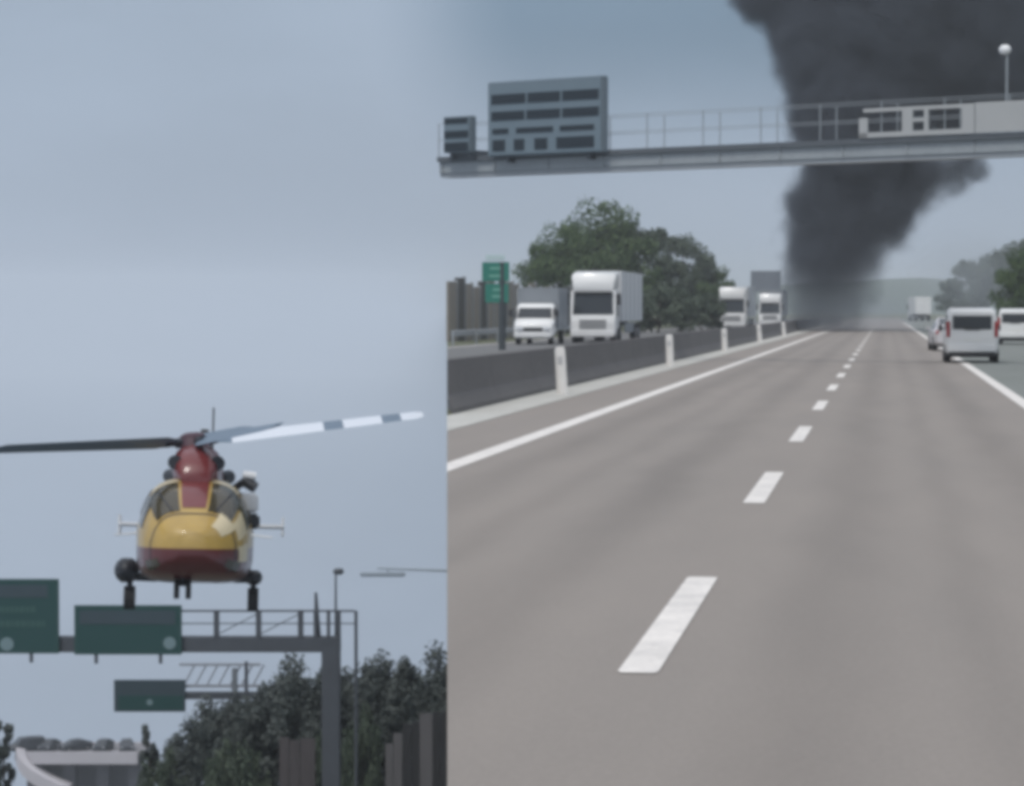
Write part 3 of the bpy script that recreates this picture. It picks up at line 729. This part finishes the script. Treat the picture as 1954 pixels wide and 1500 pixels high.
green_sign(-150, 117, 1102, 1244, 'tall dark green motorway sign at the left edge', [(-120, 75, 1160, 11), (-120, 92, 1187, 12)], (-140, 96, 1113, 1137), [(18, 1226, 13)])
green_sign(146, 350, 1152, 1246, 'wider dark green motorway sign under the helicopter wheels', [], (156, 338, 1162, 1188), [(327, 1224, 12)])

# second smaller gantry behind
D3 = 114.5; S3 = F / D3
def lz3(py): return atd(450, py, D3).z - ZL
G3 = empty('small_gantry', lower(452, D3), YAW, label='smaller grey gantry arm half hidden by the trees', cat='gantry')
gx3 = lambda px: (px - 452) / S3
pale3 = M('pale_truss_steel', (.30, .32, .36), .6, var=.3, vscale=2)
MB().box((gx3(448), 0, lz3(1275) / 2), (.22, .22, lz3(1275)), bev=.02).build('column', M('grey_post', (.17, .19, .21), .6), G3)
MB().box((gx3(470), 0, lz3(1262) / 2), (.14, .14, lz3(1262)), bev=.02).build('column', gsteel, G3)
MB().box((gx3(400), 0, (lz3(1320) + lz3(1334)) / 2), (gx3(510) - gx3(300), .3, .3), bev=.02).build('arm', gsteel, G3)
for py, th in ((1268, .1), (1309, .12)): MB().box((gx3(420), 0, lz3(py)), (gx3(500) - gx3(345), .12, th)).build('truss_chord', pale3, G3)
for k in range(7):
    a = 350 + k * 22
    MB().tube((gx3(a), 0, lz3(1309)), (gx3(a + 22), 0, lz3(1268)), .035).build('truss_web', pale3, G3)
sg3 = empty('hanging_sign', lower(287, D3) + Vector((0, 0, lz3(1357))), YAW, label='small dark green sign hung from the smaller gantry arm', cat='sign', group='dark green signs on the left gantry')
h3 = lz3(1296) - lz3(1357)
MB().box((0, -.2, h3 / 2), (136 / S3, .1, h3), bev=.015).build('sign_panel', dkgreen2, sg3)
MB().box((.05, -.256, h3 * .28), (124 / S3, .012, h3 * .46)).build('lower_band', dkgreen, sg3)
MB().tube((0, -.25, h3 * .3), (0, -.27, h3 * .3), .13, n=14).build('symbol', dot2, sg3)
for s in (-.35, .35): MB().box((s * 136 / S3, -.1, h3 * .6), (.1, .12, .5)).build('bracket', gsteel, sg3)

# noise wall of tall planks at the right of the lower level
pk = [M('plank_grey', (.13, .125, .13), .85, var=.5, vscale=2, c2=(.09, .085, .09), stretch=(1, 1, .2)), M('plank_dark', (.03, .03, .033), .85, var=.4, vscale=2, stretch=(1, 1, .2)),
      M('plank_brown', (.085, .075, .078), .85, var=.5, vscale=2, stretch=(1, 1, .2))]
D4 = 107.0; S4 = F / D4
lw = empty('plank_wall', lower(780, D4), YAW, label='tall grey and dark plank wall at the foot of the trees', cat='wall')
spec = [(532, 552, 1408, 2), (552, 572, 1414, 2), (572, 602, 1410, 2), (735, 750, 1420, 0), (750, 768, 1400, 0), (768, 786, 1382, 1), (786, 800, 1378, 1), (800, 826, 1362, 0), (826, 840, 1360, 1), (840, 853, 1358, 1)]
for a, b_, py, mi in spec:
    zt = atd(780, py, D4).z - ZL
    MB().box((((a + b_) / 2 - 780) / S4, 0 if mi != 1 else .05, zt / 2), ((b_ - a) / S4 - .02, .09, zt), bev=.01).build('plank', pk[mi], lw)

# trees of the lower level
g5 = 'trees below the road on the left'
def low_tree(kind, px, D, top_py, wpx, lab, name='valley_tree', cat='tree'):
    p = atd(px, top_py, D); hh_, rr_ = {'round': (9.0, 4.4), 'loose': (8.5, 3.6), 'dense': (6.0, 2.75), 'bush': (3.2, 2.3), 'slim': (6.5, 1.15), 'broad': (9.0, 4.4)}[kind]
    sz = (p.z - ZL) / hh_; sx = (wpx / 2) * D / F / rr_
    tree(kind, (p.x, p.y, ZL), sx, lab, g5, sz=sz, name=name, cat=cat)
for px, D, tp, w, k, lab in (
        (805, 114.5, 1250, 190, 'dense', 'dusky tree with the highest top, nearest the road edge'),
        (765, 116, 1275, 230, 'broad', 'dusky tree filling the gap between the column and the highest tree'),
        (705, 115, 1262, 200, 'dense', 'broad dusky tree just right of the dark gantry column'),
        (640, 116.5, 1266, 230, 'broad', 'dusky tree directly behind the gantry column'),
        (585, 114, 1262, 210, 'dense', 'dusky tree whose top touches the gantry beam beside the column'),
        (525, 113, 1300, 210, 'dense', 'dusky tree right of the smaller gantry post'),
        (470, 113.5, 1325, 220, 'broad', 'dusky tree in front of the smaller gantry arm'),
        (415, 112, 1345, 170, 'dense', 'dusky tree below the small hanging sign'),
        (365, 111.5, 1395, 140, 'dense', 'low dusky tree left of the one under the hanging sign'),
        (840, 113, 1270, 60, 'slim', 'slim dusky tree hard against the road edge'),
        (286, 111, 1384, 44, 'slim', 'slim dark tree standing alone left of the thicket'),
        (310, 110.5, 1440, 100, 'bush', 'low dark bush at the foot of the slim tree'),
        (690, 109, 1365, 90, 'bush', 'greener bush in front of the plank wall'),
        (640, 110, 1390, 110, 'bush', 'dark bush behind the gantry column'),
        (450, 109, 1420, 130, 'bush', 'dark bush below the middle of the thicket'),
        (5, 111, 1372, 50, 'slim', 'dark slim tree at the left edge beside the flyover'),
        (-30, 110, 1380, 70, 'dense', 'dark tree cut off by the left edge')):
    low_tree(k, px, D, tp, w, lab, name='valley_tree' if k != 'bush' else 'valley_bush', cat='tree' if k != 'bush' else 'bush')

# flyover far below with dark cars
D6 = 350.0; S6 = F / D6
FZ = atd(150, 1431, D6).z
pale_fly = M('flyover_concrete', (.52, .50, .53), .8, var=.35, vscale=.15, c2=(.40, .385, .41))
fl = empty('flyover', Vector((atd(150, 1431, D6).x, atd(150, 1431, D6).y, -78)), YAW, label='pale concrete flyover with piers far below on the left', cat='flyover')
fx = lambda px: (px - 150) / S6
zf = FZ + 78
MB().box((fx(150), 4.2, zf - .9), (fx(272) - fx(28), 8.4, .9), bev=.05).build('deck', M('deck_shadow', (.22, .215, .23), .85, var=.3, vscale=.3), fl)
MB().box((fx(152), -.1, zf - 1.0), (fx(262) - fx(40), .3, 1.6), bev=.04).build('parapet', pale_fly, fl)
MB().box((fx(150), 8.3, zf - .62), (fx(272) - fx(28), .3, .6), bev=.04).build('parapet', pale_fly, fl)
rings = []
for k in range(9):                                   # slip ramp curling down to the right
    t = k / 8; px = 34 + 12 * t + 78 * t * t; py = 1438 + 64 * t ** .9
    x = fx(px); z = atd(150, py, D6).z + 78; y = -.3 - 2.5 * t
    rings.append([Vector((x - .2, y, z + .8)), Vector((x + .9, y, z + .55)), Vector((x + .9, y + 3.5, z + .3)), Vector((x - .2, y + 3.5, z - .4)), Vector((x - .2, y, z - .9))])
b = MB(); b.loft(rings); b.build('slip_ramp', pale_fly, fl)
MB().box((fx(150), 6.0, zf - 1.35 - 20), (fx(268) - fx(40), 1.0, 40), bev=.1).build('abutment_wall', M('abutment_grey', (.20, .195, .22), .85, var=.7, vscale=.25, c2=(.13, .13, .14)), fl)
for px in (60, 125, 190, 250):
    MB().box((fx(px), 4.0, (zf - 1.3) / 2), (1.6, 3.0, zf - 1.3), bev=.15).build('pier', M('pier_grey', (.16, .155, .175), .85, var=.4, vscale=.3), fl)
base_h = Vector((math.cos(YAW), math.sin(YAW), 0))
def on_fly(o, px, dy=2.2, rz=0.0):
    p = atd(px, 1431, D6); q = Vector((-math.sin(YAW), math.cos(YAW), 0)) * dy
    o.location = (p.x + q.x, p.y + q.y, FZ - .45); o.rotation_euler.z = YAW + R(90) + rz
gf = 'dark vehicles on the flyover'
dv = make_van(darkpaint, 'dark van first from the left on the pale flyover', gf); on_fly(dv, 46, 1.6, R(28))
c1 = make_sedan(darkpaint, 'dark car second from the left on the pale flyover', gf); on_fly(c1, 88, 2.4, R(78))
for px, rz, lab in ((138, 35, 'dark car in the middle of the queue on the pale flyover'), (192, 80, 'dark car second from the right on the pale flyover'), (237, 98, 'dark car at the right end of the queue on the pale flyover')):
    c = copy_tree(c1); c['label'] = lab; on_fly(c, px, 2.4, R(rz))

# ------------------------------------------------------------------ helicopter
D7 = 64.0; S7 = F / D7
hp = atd(371, 1112, D7)
HE = empty('rescue_helicopter', hp, 0, label='yellow and red rescue helicopter hovering nose-on above the green signs', cat='helicopter')
HE.rotation_euler = Euler((R(-6.5), R(1.5), YAW + R(5.4)), 'XYZ')
h_yel = M('heli_yellow', (.47, .31, .075), .35, var=.5, vscale=2.2, c2=(.30, .20, .06), coat=.4)
h_red = M('heli_red', (.16, .022, .022), .35, var=.3, vscale=1.5, c2=(.10, .02, .02), coat=.4)
h_dark = M('heli_dark', (.018, .02, .026), .5, var=.3, vscale=3)
h_glass = M('heli_glass', (.055, .046, .026), .15, spec=.6)
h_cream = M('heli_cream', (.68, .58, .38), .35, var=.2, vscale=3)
h_white = M('heli_white', (.72, .73, .74), .4, var=.2, vscale=2)
h_blade = M('blade_grey', (.13, .18, .24), .5, var=.2, vscale=3)
def livery():
    m = M('heli_livery', (.47, .31, .075), .35, var=.5, vscale=2.2, c2=(.30, .20, .06), coat=.4)
    n = m.node_tree.nodes; l = m.node_tree.links; p = n['Principled BSDF']; src = p.inputs['Base Color'].links[0].from_socket
    t = n.new('ShaderNodeTexCoord'); sx = n.new('ShaderNodeSeparateXYZ'); l.new(t.outputs['Object'], sx.inputs[0])
    q = n.new('ShaderNodeMath'); q.operation = 'MULTIPLY_ADD'; l.new(sx.outputs[1], q.inputs[0]); q.inputs[1].default_value = -.05; l.new(sx.outputs[2], q.inputs[2])
    c = n.new('ShaderNodeMath'); c.operation = 'LESS_THAN'; l.new(q.outputs[0], c.inputs[0]); c.inputs[1].default_value = .86
    x = n.new('ShaderNodeMix'); x.data_type = 'RGBA'; l.new(c.outputs[0], x.inputs[0]); l.new(src, x.inputs[6]); x.inputs[7].default_value = (.10, .017, .017, 1)
    l.new(x.outputs[2], p.inputs['Base Color']); return m
SEC = [(-3.42, .30, .55, 1.05), (-3.3, .62, .36, 1.18), (-3.0, .90, .17, 1.42), (-2.6, 1.10, .07, 1.72), (-2.1, 1.22, .02, 2.06), (-1.5, 1.27, 0, 2.28), (-.7, 1.33, 0, 2.38), (.6, 1.34, 0, 2.40),
       (1.8, 1.32, .03, 2.40), (2.7, 1.08, .28, 2.34), (3.8, .60, .80, 2.20), (5.6, .38, 1.15, 2.06), (8.2, .27, 1.42, 1.98), (9.4, .18, 1.52, 1.96)]
def hsec(y):
    for a, b in zip(SEC, SEC[1:]):
        if a[0] <= y <= b[0]:
            t = (y - a[0]) / (b[0] - a[0]); return [p + t * (q - p) for p, q in zip(a, b)][1:]
def hsurf(y, t, off=0.0, ex=2 / 3.6):
    hw, zb, zt = hsec(y); hw += off; zc = (zb + zt) / 2; hz_ = (zt - zb) / 2 + off
    c, s = math.cos(t), math.sin(t)
    if s < 0 and y < 3: ex = 2 / 5.2
    x = hw * math.copysign(abs(c) ** ex, c); z = zc + hz_ * math.copysign(abs(s) ** ex, s)
    x *= 1 - .20 * max(0, (z - zc) / max(hz_, .01)) * (1 if y < 3 else 0)
    return Vector((x, y, z))
def hcol(c):
    if c.y > 3.4: return 1
    return 0
ys = []
for a, b in zip(SEC, SEC[1:]):
    n = 3 if a[0] < 2 else 2
    ys += [a[0] + (b[0] - a[0]) * k / n for k in range(n)]
ys.append(SEC[-1][0] - 1e-4); ys[0] += 1e-4
fb = MB(); fb.loft([[hsurf(y, 2 * math.pi * i / 56) for i in range(56)] for y in ys], mfn=hcol)
fuse = fb.build('fuselage', [livery(), h_red], HE, smooth=50)
for s_ in (-1, 1):                                   # wipers and door frames
    w_ = MB().tube(hsurf(-2.86, R(90 - s_ * 22), .03), hsurf(-2.05, R(90 - s_ * 40), .04), .02).build('wiper', h_dark, HE)
for yy in (-2.95, -1.05, .25, 1.55):
    b = MB(); tt = [R(a) for a in range(-60, 241, 10)]
    for dy in (0, .045): b.v += [tuple(hsurf(yy + dy, t_, .006)) for t_ in tt]
    k_ = len(tt); b.f = [(i, i + 1, k_ + i + 1, k_ + i) for i in range(k_ - 1)]; b.m = [0] * (k_ - 1)
    b.build('panel_seam', h_dark, HE)
def hpatch(name, y0, y1, t0, t1, mat, ny=6, nt=7, off=.014, t0b=None, t1b=None):
    b = MB(); vs = []
    t0b = t0 if t0b is None else t0b; t1b = t1 if t1b is None else t1b
    for i in range(ny + 1):
        f = i / ny; y = y0 + (y1 - y0) * f
        for j in range(nt + 1):
            u = j / nt; t = R((t0 + (t0b - t0) * f) * (1 - u) + (t1 + (t1b - t1) * f) * u); vs.append(hsurf(y, t, off))
    b.quadmesh(vs, [(i * (nt + 1) + j, i * (nt + 1) + j + 1, (i + 1) * (nt + 1) + j + 1, (i + 1) * (nt + 1) + j) for i in range(ny) for j in range(nt)])
    return b.build(name, mat, HE, smooth=60)
hpatch('windshield', -2.85, -1.62, 28, 80, h_glass); hpatch('windshield', -2.85, -1.62, 100, 152, h_glass)
for sgn in (0, 1):
    A = lambda a: a if sgn == 0 else 180 - a
    hpatch('cockpit_door_window', -2.25, -1.15, A(2), A(30), h_glass)
    hpatch('cabin_window', -.85, .15, A(6), A(38), h_dark); hpatch('cabin_window', .35, 1.4, A(6), A(38), h_dark)
    hpatch('chin_window', -3.15, -2.7, A(-12), A(-42), h_glass)
hpatch('centre_stripe', -2.75, -1.4, 83, 97, h_red); hpatch('nose_panel', -3.25, -2.80, 12, 58, h_cream); hpatch('nose_panel', -2.80, -2.2, -12, 22, h_cream)
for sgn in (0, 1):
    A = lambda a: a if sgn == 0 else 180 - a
    hpatch('roof_highlight', -1.60, -1.15, A(36), A(80), h_cream)  # cream patches paint in the highlight above the windshields
# cowling, mast, hub
def oval(y, hw, z0, z1, n=18, ex=.8):
    zc, hz_ = (z0 + z1) / 2, (z1 - z0) / 2
    return [Vector((hw * math.copysign(abs(math.cos(t)) ** ex, math.cos(t)), y, zc + hz_ * math.copysign(abs(math.sin(t)) ** ex, math.sin(t)))) for t in (2 * math.pi * i / n for i in range(n))]
cb = MB(); cb.loft([oval(-1.6, .34, 2.2, 2.5), oval(-1.25, .50, 2.15, 2.92), oval(-.5, .57, 2.15, 3.16), oval(.8, .6, 2.15, 3.1), oval(2.2, .6, 2.15, 2.9), oval(3.4, .32, 2.1, 2.45)])
cow = cb.build('engine_cowling', h_red, HE, smooth=50)
for s in (-1, 1):
    MB().tube((s * .48, -1.3, 2.7), (s * .48, -.9, 2.72), .17, n=14).build('air_intake', h_dark, cow)
    MB().tube((s * .5, 2.4, 2.55), (s * .72, 2.95, 2.62), .17, n=12).build('exhaust', h_dark, cow)
rot = empty('main_rotor', (-.08, 0.0, 2.92)); rot.parent = HE; rot.rotation_euler = (R(4), R(-6.0), 0)
MB().tube((0, 0, -.3), (0, 0, .42), .15, n=12).build('mast', h_dark, rot)
MB().tube((0, 0, .22), (0, 0, .46), .42, .34, n=20).sphere((0, 0, .46), .3, 14, sq=(1, 1, .4)).build('hub', M('hub_maroon', (.07, .03, .045), .5, var=.3, vscale=4), rot, smooth=40)
RB = 5.4
for k in range(5):
    ph = R(2 + 72 * k)
    e = Vector((math.cos(ph), math.sin(ph), 0)); t_ = Vector((-math.sin(ph), math.cos(ph), 0)); up = Vector((0, 0, 1))
    b = MB(); rings = []
    st = [.55, .9, 3.05, 3.06, 3.50, 3.51, 4.42, 4.43, 4.86, 4.87, 5.25, RB]
    for r in st:
        pit = R(27 - 2.0 * r); ch = .17 if r < .8 else (.29 if r < 5.3 else .18); th = .05 if r < .8 else .03
        cdir = t_ * math.cos(pit) + up * math.sin(pit); nd = up * math.cos(pit) - t_ * math.sin(pit)
        c = e * r + up * (.34 + .038 * r)
        rings.append([c + cdir * ch, c + cdir * ch * .4 + nd * th, c - cdir * ch, c + cdir * ch * .4 - nd * th])
    def bm_(c):
        r = math.hypot(c.x, c.y)
        return 1 if (3.05 < r < 3.51 or 4.42 < r < 4.87 or r < .8) else 0
    b.loft(rings, mfn=bm_)
    bo = b.build('rotor_blade', [M('blade_lit', (.62, .66, .72), .45), h_blade] if k in (0,) else [h_blade, h_blade], rot, smooth=30)  # first blade coloured pale as if lit, the others slate as if shaded
    MB().tube(e * .3 + up * .34, e * .75 + up * .38, .11, .09, n=10).build('blade_grip', h_dark, bo, smooth=40)
# tail
MB().box((0, 8.3, 1.62), (4.3, .75, .09), bev=.03).build('tailplane', h_white, HE)
for s in (-1, 1): MB().box((s * 2.12, 8.4, 1.62), (.06, .85, .5), bev=.02).build('end_plate', h_white, HE)
b = MB(); b.loft([[Vector((w, y, z)) for w, y in ((-.1, y0), (.1, y0), (.1, y1), (-.1, y1))] for y0, y1, z in ((8.7, 9.9, 1.6), (9.3, 10.2, 3.0), (9.7, 10.4, 4.25))])
b.build('tail_fin', h_dark, HE)
tr_ = MB()
for k in range(4):
    a = R(8 + 90 * k); tr_.box((.16 + .06 * math.cos(a), 10.1 + .62 * math.sin(a), 3.65 + .62 * math.cos(a)), (.05, .17, 1.2), rot=Matrix.Rotation(-a, 3, 'X'))
tr_.build('tail_rotor', h_dark, HE)
# gear
def gear(x, y, z1, zw, rw, name, sponson=None):
    o = MB().tube((x, y, z1), (x, y, zw), .075, .06).build(name, h_dark, HE, smooth=40)
    MB().tube((x - .13, y, zw), (x + .13, y, zw), rw, n=18).build('wheel', rubber, o, smooth=40)
gear(-1.52, 1.0, .25, -.36, .28, 'main_gear'); gear(1.36, 1.0, .25, -.36, .28, 'main_gear')
b = MB().tube((-.22, -2.3, .2), (-.22, -2.3, -.12), .07).build('nose_gear', h_dark, HE, smooth=40)
for dx in (-.13, .13): MB().tube((-.22 + dx - .06, -2.3, -.18), (-.22 + dx + .06, -2.3, -.18), .22, n=16).build('wheel', rubber, b, smooth=40)
MB().sphere((-1.6, 1.0, .28), .33, 14, sq=(.9, 1.9, .95)).build('sponson', h_dark, HE, smooth=60)
MB().sphere((1.36, 1.0, .16), .24, 14, sq=(.9, 2.2, .8)).build('sponson', h_dark, HE, smooth=60)
for s in (-1, 1): MB().tube((s * .9, 1.0, .12), (s * 1.5, 1.0, .14), .1).build('gear_arm', h_dark, HE)
# hoist and open door on the viewer's right, antennas
ho = MB().tube((.75, -.2, 2.1), (1.1, -.3, 2.36), .09).tube((1.1, -.3, 2.36), (1.36, -.35, 2.2), .13).build('hoist_arm', h_dark, HE, smooth=40)
MB().tube((1.06, -.3, 2.50), (1.36, -.3, 2.47), .1, n=14).build('hoist_drum', h_white, ho, smooth=40)
MB().box((1.18, -.6, 1.84), (.50, .5, .44), bev=.06).build('sliding_door_panel', h_white, HE)
MB().box((1.26, -.62, 1.42), (.42, .5, .34), bev=.06).build('door_window', h_dark, HE)
for s in (-1, 1): MB().tube((s * 1.28, -2.2, 1.05), (s * 1.75, -2.35, 1.0), .02).build('pitot_probe', h_white, HE)

# ------------------------------------------------------------------ smoke
YS = 235.0
PUFFS = [(1582, 640, 60), (1576, 604, 82), (1576, 560, 88), (1580, 515, 88), (1590, 470, 92), (1600, 425, 96), (1610, 385, 96), (1636, 345, 100), (1688, 412, 68), (1690, 375, 66), (1712, 340, 74), (1775, 338, 48), (1830, 332, 40), (1862, 322, 26),
         (1640, 270, 105), (1650, 190, 140), (1592, 110, 104), (1545, 30, 96), (1490, -35, 92), (1700, 80, 165), (1840, 90, 160), (1960, 70, 165), (1700, -60, 190), (1880, -60, 190), (2060, 20, 170)]
pc = []
for i, (px, py, r) in enumerate(PUFFS):
    p = at(px, py, YS + (0 if py > 300 else (300 - py) * .012) + random.uniform(-1.2, 1.2)); pc.append((p, r * YS / F * 1.12))
org = pc[0][0].copy(); org.z = 0
bm = bmesh.new()
for p, r in pc:
    bmesh.ops.create_icosphere(bm, subdivisions=3, radius=r * 1.1 + 1.3, matrix=Matrix.Translation(p - org))
me = bpy.data.meshes.new('smoke_hull'); bm.to_mesh(me); bm.free()
tmp = bpy.data.objects.new('smoke_tmp', me); col.objects.link(tmp)
rm = tmp.modifiers.new('r', 'REMESH'); rm.mode = 'VOXEL'; rm.voxel_size = .9
dg = bpy.context.evaluated_depsgraph_get(); hull = bpy.data.meshes.new_from_object(tmp.evaluated_get(dg)); bpy.data.objects.remove(tmp)
hull.name = 'smoke_plume'
smoke = bpy.data.objects.new('smoke_plume', hull); col.objects.link(smoke); smoke.location = org
tag(smoke, 'thick black smoke column rising from the road and spreading to the upper right', 'smoke', kind='stuff')
sm = bpy.data.materials.new('smoke'); sm.use_nodes = True; n = sm.node_tree.nodes; l = sm.node_tree.links; n.clear()
def nd(t, **k):
    q = n.new(t)
    for a, v in k.items(): setattr(q, a, v)
    return q
def mth(op, a, b=None, clamp=False):
    q = nd('ShaderNodeMath', operation=op, use_clamp=clamp)
    for i, v in enumerate((a, b)):
        if v is None: continue
        if isinstance(v, (int, float)): q.inputs[i].default_value = v
        else: l.new(v, q.inputs[i])
    return q.outputs[0]
t = nd('ShaderNodeTexCoord')
nz = nd('ShaderNodeTexNoise'); nz.inputs['Scale'].default_value = .30; nz.inputs['Detail'].default_value = 5; nz.inputs['Roughness'].default_value = .55
l.new(t.outputs['Object'], nz.inputs['Vector'])
sub = nd('ShaderNodeVectorMath', operation='SUBTRACT'); l.new(nz.outputs['Color'], sub.inputs[0]); sub.inputs[1].default_value = (.5, .5, .5)
scl = nd('ShaderNodeVectorMath', operation='SCALE'); l.new(sub.outputs[0], scl.inputs[0]); scl.inputs['Scale'].default_value = 5.0
add = nd('ShaderNodeVectorMath', operation='ADD'); l.new(t.outputs['Object'], add.inputs[0]); l.new(scl.outputs[0], add.inputs[1])
field = None
for p, r in pc:
    d = nd('ShaderNodeVectorMath', operation='DISTANCE'); l.new(add.outputs[0], d.inputs[0]); d.inputs[1].default_value = tuple(p - org)
    q = nd('ShaderNodeMath', operation='MULTIPLY_ADD'); l.new(d.outputs['Value'], q.inputs[0]); q.inputs[1].default_value = -1.0; q.inputs[2].default_value = r
    if field is None: field = q.outputs[0]
    else:
        m_ = nd('ShaderNodeMath', operation='SMOOTH_MAX'); l.new(field, m_.inputs[0]); l.new(q.outputs[0], m_.inputs[1]); m_.inputs[2].default_value = .8; field = m_.outputs[0]
mr = nd('ShaderNodeMapRange', interpolation_type='SMOOTHSTEP'); l.new(field, mr.inputs[0]); mr.inputs[1].default_value = -.3; mr.inputs[2].default_value = 1.8
sp = nd('ShaderNodeSeparateXYZ'); l.new(t.outputs['Object'], sp.inputs[0])
zr = nd('ShaderNodeMapRange', interpolation_type='SMOOTHSTEP'); l.new(sp.outputs[2], zr.inputs[0]); zr.inputs[1].default_value = 1.5; zr.inputs[2].default_value = 12.0; zr.inputs[3].default_value = .19; zr.inputs[4].default_value = 1.2
dens = mth('MULTIPLY', mr.outputs[0], zr.outputs[0])
pv = nd('ShaderNodeVolumePrincipled'); pv.inputs['Color'].default_value = (.13, .148, .18, 1); pv.inputs['Anisotropy'].default_value = 0.0
l.new(dens, pv.inputs['Density'])
ou = nd('ShaderNodeOutputMaterial'); l.new(pv.outputs[0], ou.inputs['Volume'])
hull.materials.clear(); hull.materials.append(sm)
sc.cycles.volume_step_rate = 0.5

# thin grey smoke drifting low over the road and the right verge
def drift(name, px, py, Y, rx, ry, rz, dens, lab):
    c = at(px, py, Y)
    rings = []
    b = MB(); nn = 20
    for k in range(1, 12):
        t_ = math.pi * k / 12
        rings.append([Vector((rx * math.sin(t_) * math.cos(u), ry * math.sin(t_) * math.sin(u), -rz * math.cos(t_))) * (1 + .12 * mnoise.noise(Vector((math.cos(u) * 1.5, math.sin(u) * 1.5, k * .4)))) for u in (2 * math.pi * q / nn for q in range(nn))])
    b.loft(rings)
    m = bpy.data.materials.new(name); m.use_nodes = True; n_ = m.node_tree.nodes; l_ = m.node_tree.links; n_.clear()
    t_ = n_.new('ShaderNodeTexCoord'); mp_ = n_.new('ShaderNodeMapping'); mp_.inputs['Scale'].default_value = (1 / rx, 1 / ry, 1 / rz); l_.new(t_.outputs['Object'], mp_.inputs[0])
    ln = n_.new('ShaderNodeVectorMath'); ln.operation = 'LENGTH'; l_.new(mp_.outputs[0], ln.inputs[0])
    nz_ = n_.new('ShaderNodeTexNoise'); nz_.inputs['Scale'].default_value = .16; nz_.inputs['Detail'].default_value = 4; l_.new(t_.outputs['Object'], nz_.inputs['Vector'])
    ad = n_.new('ShaderNodeMath'); ad.operation = 'MULTIPLY_ADD'; l_.new(nz_.outputs[0], ad.inputs[0]); ad.inputs[1].default_value = .9; l_.new(ln.outputs['Value'], ad.inputs[2])
    q_ = n_.new('ShaderNodeMapRange'); q_.interpolation_type = 'SMOOTHSTEP'; l_.new(ad.outputs[0], q_.inputs[0])
    q_.inputs[1].default_value = .55; q_.inputs[2].default_value = 1.25; q_.inputs[3].default_value = dens; q_.inputs[4].default_value = 0
    pv_ = n_.new('ShaderNodeVolumePrincipled'); pv_.inputs['Color'].default_value = (.62, .66, .70, 1); l_.new(q_.outputs[0], pv_.inputs['Density'])
    o_ = n_.new('ShaderNodeOutputMaterial'); l_.new(pv_.outputs[0], o_.inputs['Volume'])
    o = b.build(name, m, kind='stuff'); o.location = c
    tag(o, lab, 'smoke'); return o
drift('drifting_smoke', 1630, 600, 262, 11, 16, 4.6, .05, 'thin grey smoke spreading low over the far road at the foot of the column')
drift('drifting_smoke', 1880, 530, 285, 13, 14, 8.0, .045, 'thin grey smoke veiling the trees on the right verge')

# ------------------------------------------------------------------ air
hz = MB().box((0, 1740, -18), (4400, 3640, 130)).build('haze', [], kind='stuff')
hm = bpy.data.materials.new('haze_air'); hm.use_nodes = True; hm.node_tree.nodes.clear()
ho_ = hm.node_tree.nodes.new('ShaderNodeOutputMaterial'); hv = hm.node_tree.nodes.new('ShaderNodeVolumePrincipled')
hv.inputs['Color'].default_value = (.90, .93, .96, 1); hv.inputs['Density'].default_value = .00035; hv.inputs['Anisotropy'].default_value = .2
hm.node_tree.links.new(hv.outputs[0], ho_.inputs['Volume'])
hz.data.materials.append(hm)
